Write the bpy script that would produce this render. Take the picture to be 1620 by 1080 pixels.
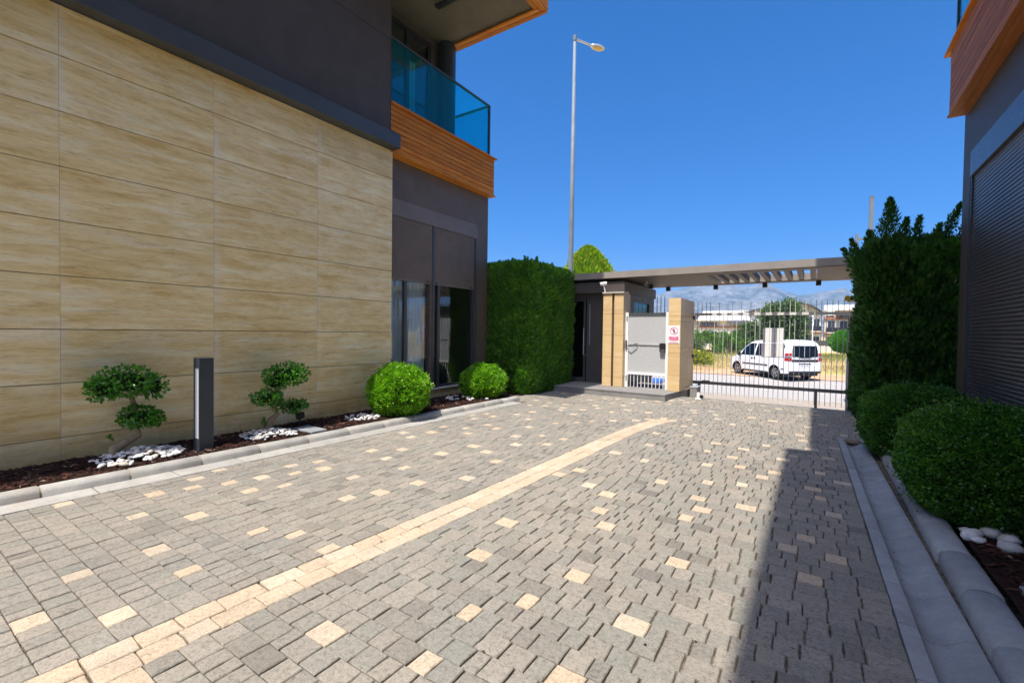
import bpy, bmesh, math, random
import numpy as np
from mathutils import Vector, Matrix, noise

for o in list(bpy.data.objects):
    bpy.data.objects.remove(o)
S = bpy.context.scene
COL = S.collection
rnd = random.Random(7)
rng = np.random.default_rng(11)
rad = math.radians

# ------------------------------------------------------------------ camera
cam_d = bpy.data.cameras.new('camera')
cam = bpy.data.objects.new('camera', cam_d)
COL.objects.link(cam)
cam_d.sensor_width = 36.0
cam_d.lens = 16.0
cam_d.clip_start = 0.05
cam_d.clip_end = 20000
def cam_axes(yaw, pitch, roll):
    f = Vector((-math.sin(yaw)*math.cos(pitch), math.cos(yaw)*math.cos(pitch), math.sin(pitch)))
    r = Vector((math.cos(yaw), math.sin(yaw), 0)); u = r.cross(f)
    c, s = math.cos(roll), math.sin(roll)
    return c*r + s*u, -s*r + c*u, f
cr, cu, cf = cam_axes(rad(33.56), rad(-1.2), rad(0.8))
EYE = Vector((0, 0, 1.6))
cam.matrix_world = Matrix(((cr.x, cu.x, -cf.x, EYE.x), (cr.y, cu.y, -cf.y, EYE.y), (cr.z, cu.z, -cf.z, EYE.z), (0, 0, 0, 1)))
S.camera = cam

# ------------------------------------------------------------------ sky, sun, exposure
SUN_EL = 64.0
SUN_X = 0.008                      # slight lean of the sun towards +X
sdir = Vector((SUN_X*math.sin(rad(SUN_EL)), -math.cos(rad(SUN_EL)), math.sin(rad(SUN_EL)))).normalized()
W = bpy.data.worlds.new('World'); S.world = W
W.use_nodes = True
wn = W.node_tree.nodes; wl = W.node_tree.links
sky = wn.new('ShaderNodeTexSky'); sky.sky_type = 'NISHITA'
sky.sun_disc = False
sky.sun_elevation = math.asin(sdir.z)
sky.sun_rotation = math.atan2(sdir.x, sdir.y)
sky.altitude = 50
sky.air_density = 0.6
sky.dust_density = 4.0
sky.ozone_density = 8.0
bg = wn['Background']
hsv = wn.new('ShaderNodeHueSaturation'); hsv.inputs['Saturation'].default_value = 1.45
wl.new(sky.outputs[0], hsv.inputs['Color'])
wl.new(hsv.outputs[0], bg.inputs[0])
bg.inputs[1].default_value = 0.094
sun_d = bpy.data.lights.new('sun', 'SUN'); sun_d.energy = 2.5; sun_d.angle = rad(0.5); sun_d.color = (1.0, 0.94, 0.85)
sun = bpy.data.objects.new('sun', sun_d); COL.objects.link(sun)
sun.rotation_euler = sdir.to_track_quat('Z', 'Y').to_euler()
sun.location = (0, -20, 40)
S.view_settings.view_transform = 'Standard'
S.view_settings.look = 'None'
S.view_settings.exposure = 1.58
S.view_settings.gamma = 1
S.view_settings.use_curve_mapping = False
S.cycles.use_denoising = True
S.cycles.max_bounces = 8
S.cycles.transparent_max_bounces = 12

# ------------------------------------------------------------------ helpers
class MB:
    def __init__(self): self.v = []; self.f = []; self.mi = []; self.m = 0
    def add(self, vs, fs):
        n = len(self.v); self.v += [tuple(v) for v in vs]
        for f in fs: self.f.append([n+i for i in f]); self.mi.append(self.m)
        return self
    def box(self, x0, x1, y0, y1, z0, z1):
        vs = [(x0,y0,z0),(x1,y0,z0),(x1,y1,z0),(x0,y1,z0),(x0,y0,z1),(x1,y0,z1),(x1,y1,z1),(x0,y1,z1)]
        return self.add(vs, [(3,2,1,0),(4,5,6,7),(0,1,5,4),(1,2,6,5),(2,3,7,6),(3,0,4,7)])
    def tube(self, pts, rs, n=10, cap=True):
        pts = [Vector(p) for p in pts]
        if not hasattr(rs, '__len__'): rs = [rs]*len(pts)
        vs = []; prev = None
        for i, p in enumerate(pts):
            a = pts[min(i+1, len(pts)-1)] - pts[max(i-1, 0)]
            a.normalize()
            if prev is None:
                prev = a.orthogonal().normalized()
            s = (prev - a*prev.dot(a)).normalized(); prev = s; t = a.cross(s)
            for k in range(n):
                an = 2*math.pi*k/n
                vs.append(p + (s*math.cos(an) + t*math.sin(an))*rs[i])
        fs = []
        for i in range(len(pts)-1):
            for k in range(n):
                fs.append((i*n+k, i*n+(k+1)%n, (i+1)*n+(k+1)%n, (i+1)*n+k))
        if cap:
            fs.append(tuple(range(n-1, -1, -1))); fs.append(tuple((len(pts)-1)*n+k for k in range(n)))
        return self.add(vs, fs)
    def prism(self, poly, h0, h1, axis='z'):
        n = len(poly)
        def mk(p, h):
            return (p[0], p[1], h) if axis == 'z' else ((p[0], h, p[1]) if axis == 'y' else (h, p[0], p[1]))
        vs = [mk(p, h0) for p in poly] + [mk(p, h1) for p in poly]
        fs = [tuple(range(n-1, -1, -1)), tuple(range(n, 2*n))] + [(i, (i+1)%n, n+(i+1)%n, n+i) for i in range(n)]
        return self.add(vs, fs)
    def ball(self, c, r, seg=12, rings=8):
        if not hasattr(r, '__len__'): r = (r, r, r)
        vs = [(c[0], c[1], c[2]-r[2])]
        for i in range(1, rings):
            a = -math.pi/2 + math.pi*i/rings
            for k in range(seg):
                b = 2*math.pi*k/seg
                vs.append((c[0]+r[0]*math.cos(a)*math.cos(b), c[1]+r[1]*math.cos(a)*math.sin(b), c[2]+r[2]*math.sin(a)))
        vs.append((c[0], c[1], c[2]+r[2]))
        fs = [(0, 1+(k+1)%seg, 1+k) for k in range(seg)]
        for i in range(rings-2):
            for k in range(seg):
                fs.append((1+i*seg+k, 1+i*seg+(k+1)%seg, 1+(i+1)*seg+(k+1)%seg, 1+(i+1)*seg+k))
        t = len(vs)-1; b0 = 1+(rings-2)*seg
        fs += [(t, b0+k, b0+(k+1)%seg) for k in range(seg)]
        return self.add(vs, fs)
    def build(self, name, mat=None, parent=None, smooth=False, bevel=0, fixn=False):
        me = bpy.data.meshes.new(name)
        me.from_pydata(self.v, [], self.f)
        if mat is not None:
            for m_ in (mat if isinstance(mat, (list, tuple)) else [mat]): me.materials.append(m_)
            if isinstance(mat, (list, tuple)): me.polygons.foreach_set('material_index', self.mi)
        if fixn or bevel:
            bm = bmesh.new(); bm.from_mesh(me)
            bmesh.ops.recalc_face_normals(bm, faces=bm.faces)
            if bevel:
                es = [e for e in bm.edges if len(e.link_faces) == 2 and e.calc_face_angle(0) > 0.5]
                bmesh.ops.bevel(bm, geom=es, offset=bevel, segments=2 if bevel > 0.01 else 1, affect='EDGES', clamp_overlap=True)
            bm.to_mesh(me); bm.free()
        if smooth:
            me.polygons.foreach_set('use_smooth', [True]*len(me.polygons))
        o = bpy.data.objects.new(name, me); COL.objects.link(o)
        if parent is not None: o.parent = parent
        return o

def bx(name, b, mat, parent=None, bevel=0):
    return MB().box(*b).build(name, mat, parent, bevel=bevel)
def empty(name, loc=(0, 0, 0)):
    o = bpy.data.objects.new(name, None); COL.objects.link(o); o.location = loc; o.empty_display_size = .2
    return o
def tag(o, label=None, cat=None, group=None, kind=None):
    if label: o['label'] = label
    if cat: o['category'] = cat
    if group: o['group'] = group
    if kind: o['kind'] = kind
    return o
def thing(name, label, cat, group=None, loc=(0, 0, 0)):
    return tag(empty(name, loc), label, cat, group)
def inst(name, me, parent, loc, rot=(0, 0, 0), sc=(1, 1, 1)):
    o = bpy.data.objects.new(name, me); COL.objects.link(o); o.parent = parent
    o.location = loc; o.rotation_euler = rot; o.scale = sc
    return o

# ------------------------------------------------------------------ materials
class NT:
    def __init__(self, name):
        self.m = bpy.data.materials.new(name); self.m.use_nodes = True
        self.t = self.m.node_tree; self.n = self.t.nodes
        self.b = self.n['Principled BSDF']; self.out = self.n['Material Output']
    def node(self, typ, **k):
        nd = self.n.new(typ)
        for a, v in k.items():
            if a.startswith('i_'): nd.inputs[a[2:].replace('_', ' ')].default_value = v
            else: setattr(nd, a, v)
        return nd
    def link(self, a, b): self.t.links.new(a, b)
    def pos(self): return self.node('ShaderNodeNewGeometry').outputs['Position']
    def objpos(self): return self.node('ShaderNodeTexCoord').outputs['Object']
    def mapping(self, vec, scale=(1, 1, 1), loc=None):
        mp = self.node('ShaderNodeMapping'); mp.inputs['Scale'].default_value = scale
        self.link(vec, mp.inputs['Vector'])
        if loc is not None: self.link(loc, mp.inputs['Location'])
        return mp.outputs[0]
    def noise(self, vec, scale, detail=4, rough=.55, dist=0):
        nd = self.node('ShaderNodeTexNoise'); nd.inputs['Scale'].default_value = scale; nd.inputs['Detail'].default_value = detail
        nd.inputs['Roughness'].default_value = rough; nd.inputs['Distortion'].default_value = dist
        self.link(vec, nd.inputs['Vector']); return nd.outputs['Fac']
    def ramp(self, fac, stops, interp='LINEAR'):
        r = self.node('ShaderNodeValToRGB'); cr_ = r.color_ramp; cr_.interpolation = interp
        while len(cr_.elements) < len(stops): cr_.elements.new(.5)
        for e, (p, c) in zip(cr_.elements, stops):
            e.position = p; e.color = (c[0], c[1], c[2], 1) if hasattr(c, '__len__') else (c, c, c, 1)
        self.link(fac, r.inputs[0]); return r.outputs[0]
    def mix(self, fac, a, b, mode='MIX'):
        m = self.node('ShaderNodeMix', data_type='RGBA', blend_type=mode)
        for s, v in ((m.inputs[0], fac), (m.inputs[6], a), (m.inputs[7], b)):
            if hasattr(v, 'links') or hasattr(v, 'is_linked'): self.link(v, s)
            elif hasattr(v, '__len__'): s.default_value = (v[0], v[1], v[2], 1)
            else: s.default_value = v
        return m.outputs[2]
    def math(self, op, a, b=0.0, c=0.0):
        m = self.node('ShaderNodeMath', operation=op)
        for s, v in zip(m.inputs, (a, b, c)):
            if hasattr(v, 'is_linked'): self.link(v, s)
            else: s.default_value = v
        return m.outputs[0]
    def bump(self, h, strength=.3, dist=.01):
        b = self.node('ShaderNodeBump'); b.inputs['Strength'].default_value = strength; b.inputs['Distance'].default_value = dist
        self.link(h, b.inputs['Height']); self.link(b.outputs[0], self.b.inputs['Normal'])
    def col(self, c):
        if hasattr(c, 'is_linked'): self.link(c, self.b.inputs['Base Color'])
        else: self.b.inputs['Base Color'].default_value = (*c, 1)
    def rnd(self): return self.node('ShaderNodeObjectInfo').outputs['Random']
    def attr(self, name='tint'): return self.node('ShaderNodeAttribute', attribute_name=name).outputs['Fac']
    def set(self, rough=.6, spec=.5, metal=0):
        self.b.inputs['Roughness'].default_value = rough; self.b.inputs['Specular IOR Level'].default_value = spec; self.b.inputs['Metallic'].default_value = metal
        return self

M = {}
def paint(name, c, rough=.5, spec=.5, metal=0, var=.12, scale=3.0, bump=.05):
    t = NT(name); t.set(rough, spec, metal); p = t.pos()
    n = t.noise(p, scale, 5, .6)
    hi = tuple(min(1, x*(1+var)) for x in c); lo = tuple(x*(1-var) for x in c)
    t.col(t.ramp(n, [(.3, lo), (.7, hi)]))
    n2 = t.noise(p, scale*9, 3, .6)
    t.link(t.math('MULTIPLY_ADD', n2, .16, rough-.08), t.b.inputs['Roughness'])
    if bump: t.bump(t.noise(p, 60, 3), bump, .004)
    M[name] = t.m; return t.m

# tumbled concrete pavers; greys differ from stone to stone
def paver_mat(name, stops, amp=.30):
    t = NT(name); t.set(.85, .25); p = t.pos()
    v = t.math('FRACT', t.math('ADD', t.rnd(), t.attr()))
    base = t.ramp(v, stops)
    n = t.noise(p, 38, 6, .7)
    c = t.mix(.85, base, t.ramp(n, [(.28, 1-amp*1.6), (.5, 1.0), (.75, 1+amp*.5)]), 'MULTIPLY')
    big = t.noise(p, .7, 3, .5)
    c = t.mix(.7, c, t.ramp(big, [(.3, (.86, .87, .88)), (.7, (1.08, 1.04, .99))]), 'MULTIPLY')
    fine = t.noise(p, 120, 4, .75)
    c = t.mix(.75, c, t.ramp(fine, [(.33, .42), (.47, .95), (.62, 1.12)]), 'MULTIPLY')
    pit = t.noise(p, 24, 5, .8, 1.2)
    c = t.mix(.6, c, t.ramp(pit, [(.32, .38), (.45, 1.0), (.62, 1.14)]), 'MULTIPLY')
    dirt = t.noise(p, .35, 6, .7, .5)
    c = t.mix(t.ramp(dirt, [(.52, 0), (.75, .45)]), c, (.17, .145, .115))
    t.col(c)
    h = t.math('ADD', t.math('MULTIPLY', n, .8), t.math('MULTIPLY', fine, .3))
    t.bump(h, .55, .012)
    M[name] = t.m; return t.m
paver_mat('paver_grey', [(0, (.225, .212, .180)), (.2, (.284, .256, .214)), (.4, (.248, .238, .202)), (.55, (.305, .274, .228)), (.75, (.240, .232, .197)), (.9, (.290, .260, .217)), (1, (.178, .166, .142))])
paver_mat('paver_beige', [(0, (.47, .375, .265)), (.35, (.52, .41, .29)), (.7, (.48, .40, .30)), (1, (.54, .455, .34))], .2)
t = NT('joint_sand'); t.set(.95, .1); t.col(t.ramp(t.noise(t.pos(), 30, 4), [(.3, (.05, .04, .028)), (.5, (.12, .095, .068)), (.7, (.22, .18, .13))])); M['joint_sand'] = t.m

def concrete(name, lo, hi, stain=(.5, .42, .3)):
    t = NT(name); t.set(.8, .3); p = t.pos()
    n = t.noise(p, 5, 7, .65); n2 = t.noise(p, 60, 4, .6)
    c = t.ramp(n, [(.3, lo), (.7, hi)])
    v = t.ramp(t.rnd(), [(0, .88), (1, 1.06)])
    c = t.mix(1, c, v, 'MULTIPLY')
    st = t.noise(p, 1.7, 5, .7, .6)
    c = t.mix(t.ramp(st, [(.55, 0), (.72, .5)]), c, stain)
    c = t.mix(.5, c, t.ramp(n2, [(.3, .72), (.55, 1.0)]), 'MULTIPLY')
    t.col(c); t.bump(n2, .25, .004); M[name] = t.m
concrete('kerb_concrete', (.30, .287, .256), (.42, .40, .36), (.32, .26, .18))
concrete('mortar', (.34, .27, .19), (.46, .37, .26), (.25, .2, .15))
concrete('gutter_concrete', (.26, .275, .28), (.37, .38, .38), (.2, .18, .15))
concrete('step_stone', (.20, .19, .18), (.27, .255, .24), (.2, .17, .14))
concrete('apron', (.32, .265, .205), (.42, .35, .275), (.37, .28, .19))
concrete('asphalt', (.38, .35, .315), (.47, .44, .40), (.46, .38, .29))
concrete('plaster', (.62, .56, .47), (.70, .64, .55), (.6, .5, .4))
concrete('stone_cap', (.5, .46, .4), (.6, .56, .5))

# travertine: veins run level along the wall; every slab its own cut
def travertine(name, stretch, k=(1, 1, 1), mt=1.0):
    t = NT(name); t.set(.42, .4); p = t.pos(); r = t.rnd()
    off = t.math('MULTIPLY', r, 37.0)
    cx = t.node('ShaderNodeCombineXYZ'); t.link(off, cx.inputs[0]); t.link(off, cx.inputs[1]); t.link(t.math('MULTIPLY', r, 11.0), cx.inputs[2])
    warp = t.noise(t.mapping(p, (1, 1, 1.4), cx.outputs[0]), 1.1, 3, .5)
    q = t.mapping(p, stretch, cx.outputs[0])
    add = t.node('ShaderNodeVectorMath', operation='ADD'); t.link(q, add.inputs[0])
    wv = t.node('ShaderNodeCombineXYZ'); t.link(t.math('MULTIPLY', warp, 1.1), wv.inputs[2]); t.link(wv.outputs[0], add.inputs[1])
    a = t.noise(add.outputs[0], 1.0, 7, .62, .3)
    b = t.noise(add.outputs[0], 3.0, 7, .75, .5)
    d = t.noise(t.mapping(p, (5, 5, 60), cx.outputs[0]), 1.6, 5, .7)
    c = t.ramp(a, [(.28, (.73, .50, .19)), (.42, (.84, .635, .285)), (.54, (.89, .715, .37)), (.64, (.92, .785, .49)), (.78, (.86, .66, .32))])
    mo = t.noise(t.mapping(p, (1.6, 1.6, 4.5), cx.outputs[0]), 1.3, 5, .65, .6)
    if mt < 1: c = t.mix(.6, c, (.80, .64, .35))
    c = t.mix(.8*mt, c, t.ramp(mo, [(.32, (.90, .82, .66)), (.5, (1, 1, 1)), (.68, (1.10, 1.13, 1.20))]), 'MULTIPLY')
    c = t.mix(.8*mt, c, t.ramp(b, [(.32, (.74, .65, .52)), (.45, (.98, .97, .95)), (.6, (1.06, 1.06, 1.06))]), 'MULTIPLY')
    c = t.mix(.75*mt, c, t.ramp(d, [(.33, (.62, .53, .42)), (.43, (1, 1, 1))]), 'MULTIPLY')
    c = t.mix(1, c, t.ramp(r, [(0, (.95, .94, .91)), (.5, (1.02, 1.02, 1.02)), (1, (1.08, 1.09, 1.12))]), 'MULTIPLY')
    if mt == 1.0:      # pale lime bloom beside the upright joints
        sx = t.node('ShaderNodeSeparateXYZ'); t.link(p, sx.inputs[0])
        fr = t.math('ABSOLUTE', t.math('SUBTRACT', t.math('FRACT', t.math('ADD', t.math('MULTIPLY', t.math('ADD', sx.outputs[1], .13), 1/1.583), .5)), .5))
        bl = t.math('MULTIPLY', t.ramp(fr, [(.004, .5), (.045, 0)]), t.ramp(t.noise(p, 2.2, 5, .7), [(.42, 0), (.62, 1)]))
        c = t.mix(bl, c, (.92, .83, .68))
        spl = t.math('MULTIPLY', t.ramp(t.math('MULTIPLY', sx.outputs[2], .5), [(.03, .55), (.28, 0)]), t.ramp(t.noise(t.mapping(p, (3, 3, 1.2)), 1.5, 5, .7), [(.35, .2), (.65, 1)]))
        c = t.mix(spl, c, (.40, .29, .14))
    c = t.mix(1, c, k, 'MULTIPLY'); t.col(c)
    t.link(t.math('MULTIPLY_ADD', b, .3, .25), t.b.inputs['Roughness'])
    t.bump(d, .12, .003); M[name] = t.m
travertine('travertine', (.85, .85, 9.0))
travertine('travertine_pillar', (.9, .9, 16.0), (.74, .66, .63), .5)

# oiled softwood boards
def wood(name, along, lo, mid, hi):
    t = NT(name); t.set(.6, .2); p = t.pos(); r = t.rnd()
    cx = t.node('ShaderNodeCombineXYZ'); t.link(t.math('MULTIPLY', r, 53.0), cx.inputs[0]); t.link(t.math('MULTIPLY', r, 29.0), cx.inputs[1]); t.link(t.math('MULTIPLY', r, 17.0), cx.inputs[2])
    s = (22, 22, 22); s = tuple(1.4 if i == along else 22 for i in range(3))
    g = t.noise(t.mapping(p, s, cx.outputs[0]), 1.0, 6, .65, .8)
    c = t.ramp(g, [(.3, lo), (.5, mid), (.7, hi)])
    k = t.node('ShaderNodeTexVoronoi'); k.inputs['Scale'].default_value = 1.0
    t.link(t.mapping(p, tuple(2.2 if i == along else 9 for i in range(3)), cx.outputs[0]), k.inputs['Vector'])
    c = t.mix(t.ramp(k.outputs['Distance'], [(.06, .8), (.16, 0)]), c, tuple(x*.35 for x in lo))
    c = t.mix(1, c, t.ramp(r, [(0, .8), (1, 1.1)]), 'MULTIPLY')
    t.col(c); t.bump(g, .2, .003); M[name] = t.m
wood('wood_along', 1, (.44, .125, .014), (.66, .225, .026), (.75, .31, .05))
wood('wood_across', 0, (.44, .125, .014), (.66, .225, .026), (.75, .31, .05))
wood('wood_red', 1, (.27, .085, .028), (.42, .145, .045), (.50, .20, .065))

paint('wall_grey', (.078, .062, .047), .55, .4)
paint('wall_taupe', (.145, .105, .072), .5, .4)
paint('ledge_grey', (.060, .070, .074), .4, .5)
paint('shutter_grey', (.20, .15, .108), .38, .5)
paint('shutter_dark', (.085, .077, .080), .30, .55)
paint('frame_grey', (.07, .07, .068), .35, .5)
paint('dark_frame', (.022, .022, .024), .35, .5)
paint('soffit', (.17, .145, .10), .7, .3)
paint('canopy_paint', (.27, .24, .21), .5, .4)
paint('canopy_brown', (.105, .074, .052), .55, .4)
paint('guard_dark', (.075, .062, .056), .55, .4)
paint('black_plastic', (.012, .012, .013), .4, .5, var=.05)
paint('charcoal_metal', (.035, .045, .053), .42, .5)
paint('gate_metal', (.52, .50, .47), .45, .5)
paint('gate_rail', (.62, .60, .56), .45, .5)
paint('rail_shaded', (.10, .093, .088), .5)  # gate rail colour darkened to paint in the canopy's shade low down
paint('white_paint', (.78, .77, .75), .4, .5, var=.04)
paint('galvanised', (.17, .20, .225), .65, .4, .1)
paint('silver_grey', (.55, .56, .56), .35, .6, .5)
paint('diffuser', (.62, .62, .64), .5, .4, var=.03, bump=0)
paint('yellow_plastic', (.75, .50, .03), .4)
paint('van_white', (.80, .81, .82), .22, .6, var=.02, bump=0)
paint('van_black', (.018, .018, .02), .45, .4, bump=0)
paint('rubber', (.025, .024, .023), .8, .2)
paint('alloy', (.42, .43, .44), .3, .6, .7)
paint('tail_red', (.42, .012, .018), .2, .6, bump=0)
paint('lamp_amber', (.6, .42, .16), .3, .5)
paint('sign_white', (.82, .80, .82), .4, .4, var=.02, bump=0)
paint('sign_red', (.62, .05, .14), .4, .4, var=.03, bump=0)
paint('sign_band', (.66, .08, .20), .4, .4, var=.03, bump=0)
paint('sign_black', (.03, .02, .03), .5, .3, bump=0)
paint('blue_plastic', (.03, .12, .42), .5, .4)
paint('curtain_blue', (.74, .78, .84), .9, .1)
paint('curtain_dark', (.05, .05, .05), .9, .1)
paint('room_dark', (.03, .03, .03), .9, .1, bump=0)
paint('roof_white', (.80, .80, .79), .5, .4, var=.05, bump=0)
paint('roof_slate', (.10, .10, .11), .6, .3, bump=0)
paint('brown_trim', (.34, .15, .09), .7, .3, bump=0)
paint('far_window', (.035, .045, .06), .15, .6, bump=0)
paint('post_brown', (.085, .05, .035), .5, .4)
paint('bark', (.19, .15, .11), .9, .1, var=.3, scale=14, bump=.5)
paint('ficus_bark', (.33, .25, .165), .85, .2, var=.25, scale=18, bump=.5)
paint('concrete_slab', (.24, .25, .26), .75, .3)

t = NT('perforated_metal'); t.set(.45, .5, .1); p = t.pos()
w = t.node('ShaderNodeTexWave'); w.wave_type = 'BANDS'; w.bands_direction = 'Z'; w.inputs['Scale'].default_value = 26; w.inputs['Distortion'].default_value = .2
t.link(p, w.inputs['Vector'])
t.col(t.mix(.6, t.ramp(w.outputs['Fac'], [(.2, (.40, .40, .39)), (.7, (.54, .54, .53))]), t.ramp(t.noise(t.mapping(p, (6, 6, 40)), 2, 4), [(.3, .8), (.7, 1.1)]), 'MULTIPLY'))
M['perforated_metal'] = t.m

def glass(name, col, rough=.0, refl=.12, haze=None):
    t = NT(name)
    tr = t.node('ShaderNodeBsdfTransparent'); tr.inputs[0].default_value = (*col, 1)
    gl = t.node('ShaderNodeBsdfGlossy'); gl.inputs['Roughness'].default_value = rough; gl.inputs[0].default_value = (.95, .97, 1, 1)
    lw = t.node('ShaderNodeLayerWeight'); lw.inputs[0].default_value = .5
    sch = t.math('MULTIPLY_ADD', t.math('POWER', lw.outputs['Facing'], 5.0), .9, refl)
    mx = t.node('ShaderNodeMixShader')
    t.link(t.math('MINIMUM', sch, 1.0), mx.inputs[0]); t.link(tr.outputs[0], mx.inputs[1]); t.link(gl.outputs[0], mx.inputs[2])
    if haze:
        df = t.node('ShaderNodeBsdfTranslucent'); df.inputs[0].default_value = (*haze, 1); d2 = t.node('ShaderNodeBsdfDiffuse'); d2.inputs[0].default_value = (*haze, 1)
        ad = t.node('ShaderNodeMixShader'); t.link(df.outputs[0], ad.inputs[1]); t.link(d2.outputs[0], ad.inputs[2])
        m2 = t.node('ShaderNodeMixShader'); m2.inputs[0].default_value = .09; t.link(mx.outputs[0], m2.inputs[1]); t.link(ad.outputs[0], m2.inputs[2]); mx = m2
    t.link(mx.outputs[0], t.out.inputs[0]); M[name] = t.m
glass('window_glass', (.84, .88, .88), refl=.08)
glass('teal_glass', (.28, .90, .96), refl=.03, haze=(.0, .62, .72))
glass('van_glass', (.03, .035, .045), refl=.05)
glass('door_glass', (.10, .11, .12), refl=.03)

def leafmat(name, stops, gloss=.4, trans=.3, tcol=(.25, .5, .05)):
    t = NT(name); t.set(gloss, .45)
    c = t.ramp(t.attr(), stops); t.col(c)
    tl = t.node('ShaderNodeBsdfTranslucent'); t.link(t.mix(1, c, tuple(min(3, x*4) for x in tcol), 'MULTIPLY'), tl.inputs[0])
    mx = t.node('ShaderNodeMixShader'); mx.inputs[0].default_value = trans
    t.link(t.b.outputs[0], mx.inputs[1]); t.link(tl.outputs[0], mx.inputs[2]); t.link(mx.outputs[0], t.out.inputs[0]); M[name] = t.m
leafmat('box_leaf', [(0, (.06, .16, .006)), (.5, (.165, .36, .012)), (1, (.31, .52, .03))], .36, .3, (.5, .6, .05))
leafmat('box_leaf_dark', [(0, (.025, .085, .008)), (.5, (.05, .145, .012)), (1, (.10, .22, .02))], .4, .25)
leafmat('ficus_leaf', [(0, (.03, .12, .010)), (.5, (.06, .21, .016)), (1, (.15, .36, .03))], .3, .3)
leafmat('hedge_leaf', [(0, (.035, .12, .006)), (.5, (.085, .235, .012)), (1, (.17, .35, .02))], .5, .25, (.4, .5, .05))
leafmat('cypress_leaf', [(0, (.013, .048, .008)), (.5, (.030, .10, .012)), (1, (.075, .18, .018))], .55, .25)
leafmat('thuja_yellow', [(0, (.10, .18, .012)), (.5, (.27, .35, .02)), (1, (.46, .46, .035))], .5, .3)
leafmat('tree_leaf', [(0, (.025, .055, .018)), (.5, (.06, .11, .035)), (1, (.15, .21, .08))], .5, .3)
leafmat('lime_leaf', [(0, (.05, .16, .012)), (.5, (.09, .28, .02)), (1, (.16, .38, .035))], .5, .3)
leafmat('palm_leaf', [(0, (.03, .08, .012)), (.5, (.08, .17, .025)), (1, (.18, .29, .05))], .45, .3)
leafmat('yellow_shrub', [(0, (.12, .16, .015)), (.5, (.30, .28, .02)), (1, (.46, .38, .03))], .5, .3)
leafmat('dry_grass', [(0, (.16, .19, .045)), (.3, (.36, .30, .12)), (.65, (.50, .39, .20)), (1, (.58, .47, .28))], .8, .2, (.5, .45, .2))
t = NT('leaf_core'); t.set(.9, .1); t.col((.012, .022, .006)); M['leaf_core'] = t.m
t = NT('white_stone'); t.set(.55, .3); c = t.ramp(t.rnd(), [(0, (.44, .42, .40)), (.4, (.58, .57, .55)), (.8, (.66, .65, .63)), (1, (.52, .45, .36))])
t.col(t.mix(.6, c, t.ramp(t.noise(t.pos(), 40, 4), [(.3, .72), (.6, 1.05)]), 'MULTIPLY')); t.bump(t.noise(t.pos(), 50, 3), .2, .004); M['white_stone'] = t.m
t = NT('mulch_soil'); t.set(.95, .1); t.col(t.ramp(t.noise(t.pos(), 45, 5, .7), [(.3, (.014, .009, .007)), (.55, (.035, .017, .012)), (.75, (.07, .03, .02))])); t.bump(t.noise(t.pos(), 40, 4), .9, .02); M['mulch_soil'] = t.m
t = NT('bark_chip'); t.set(.85, .15); t.col(t.ramp(t.attr(), [(0, (.010, .006, .005)), (.6, (.034, .014, .010)), (.93, (.09, .034, .023)), (1, (.26, .19, .14))])); M['bark_chip'] = t.m

# ------------------------------------------------------------------ ground, pavings
def strip_c(y):   # centre line of the beige double row
    P = [(-8.0, -2.83), (-2.0, -2.83), (0, -2.785), (1.46, -2.745), (2.5, -2.675), (3.5, -2.63), (5.0, -2.585), (6.5, -2.545), (7.5, -2.49), (8.0, -2.43), (8.4, -2.34), (8.75, -2.22)]
    if y <= P[0][0]: return P[0][1]
    for (a, b), (c, d) in zip(P, P[1:]):
        if a <= y <= c: return b + (d-b)*(y-a)/(c-a)
    return P[-1][1]
def xleft(y): return -5.685 + .027*max(y, 0)      # inner edge of the left gutter strip
def xright(y): return .44 - .0158*(max(y, 2.5)-2.5)      # left edge of the right channel
Y_SEAM = 12.15

def terrain_z(x, y):
    if y < Y_SEAM: return -.12
    if y < 14.8: return -.06 - .62*(y-Y_SEAM)/(14.8-Y_SEAM)
    if y < 18.5: return -.68
    if y < 26: return -.68 + .23*(y-18.5)/7.5
    if y < 60: return -.45 - .1*(y-26)/34
    return -.55
t = NT('field_soil'); t.set(.95, .1); p = t.pos()
n1 = t.noise(p, .25, 6, .65); n2 = t.noise(p, 3.5, 5, .7)
c = t.ramp(n1, [(.35, (.40, .26, .13)), (.5, (.52, .40, .18)), (.65, (.33, .34, .09))])
c = t.mix(.6, c, t.ramp(n2, [(.3, .65), (.7, 1.15)]), 'MULTIPLY'); t.col(c); t.bump(n2, .6, .05); M['field_soil'] = t.m
t = NT('verge_dirt'); t.set(.95, .1); p = t.pos(); n2 = t.noise(p, 2.5, 6, .7)
t.col(t.ramp(n2, [(.3, (.42, .25, .14)), (.6, (.55, .35, .21)), (.8, (.60, .45, .30))])); t.bump(n2, .4, .03); M['verge_dirt'] = t.m

xs = [-6000, -1500, -400, -120, -60, -30, -15, -8, -4, 0, 4, 8, 15, 30, 60, 120, 400, 1500, 6000]
ys = [-6000, -800, -100, -20, 0, 6, 12.15, 13, 14, 14.8, 16, 17.2, 18.5, 22, 26, 30, 40, 60, 90, 140, 300, 800, 2000, 6000]
g = MB(); n = len(xs)
g.add([(x, y, terrain_z(x, y)) for y in ys for x in xs], [(j*n+i, j*n+i+1, (j+1)*n+i+1, (j+1)*n+i) for j in range(len(ys)-1) for i in range(n-1)])
tag(g.build('ground', M['field_soil']), kind='structure')
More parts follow.
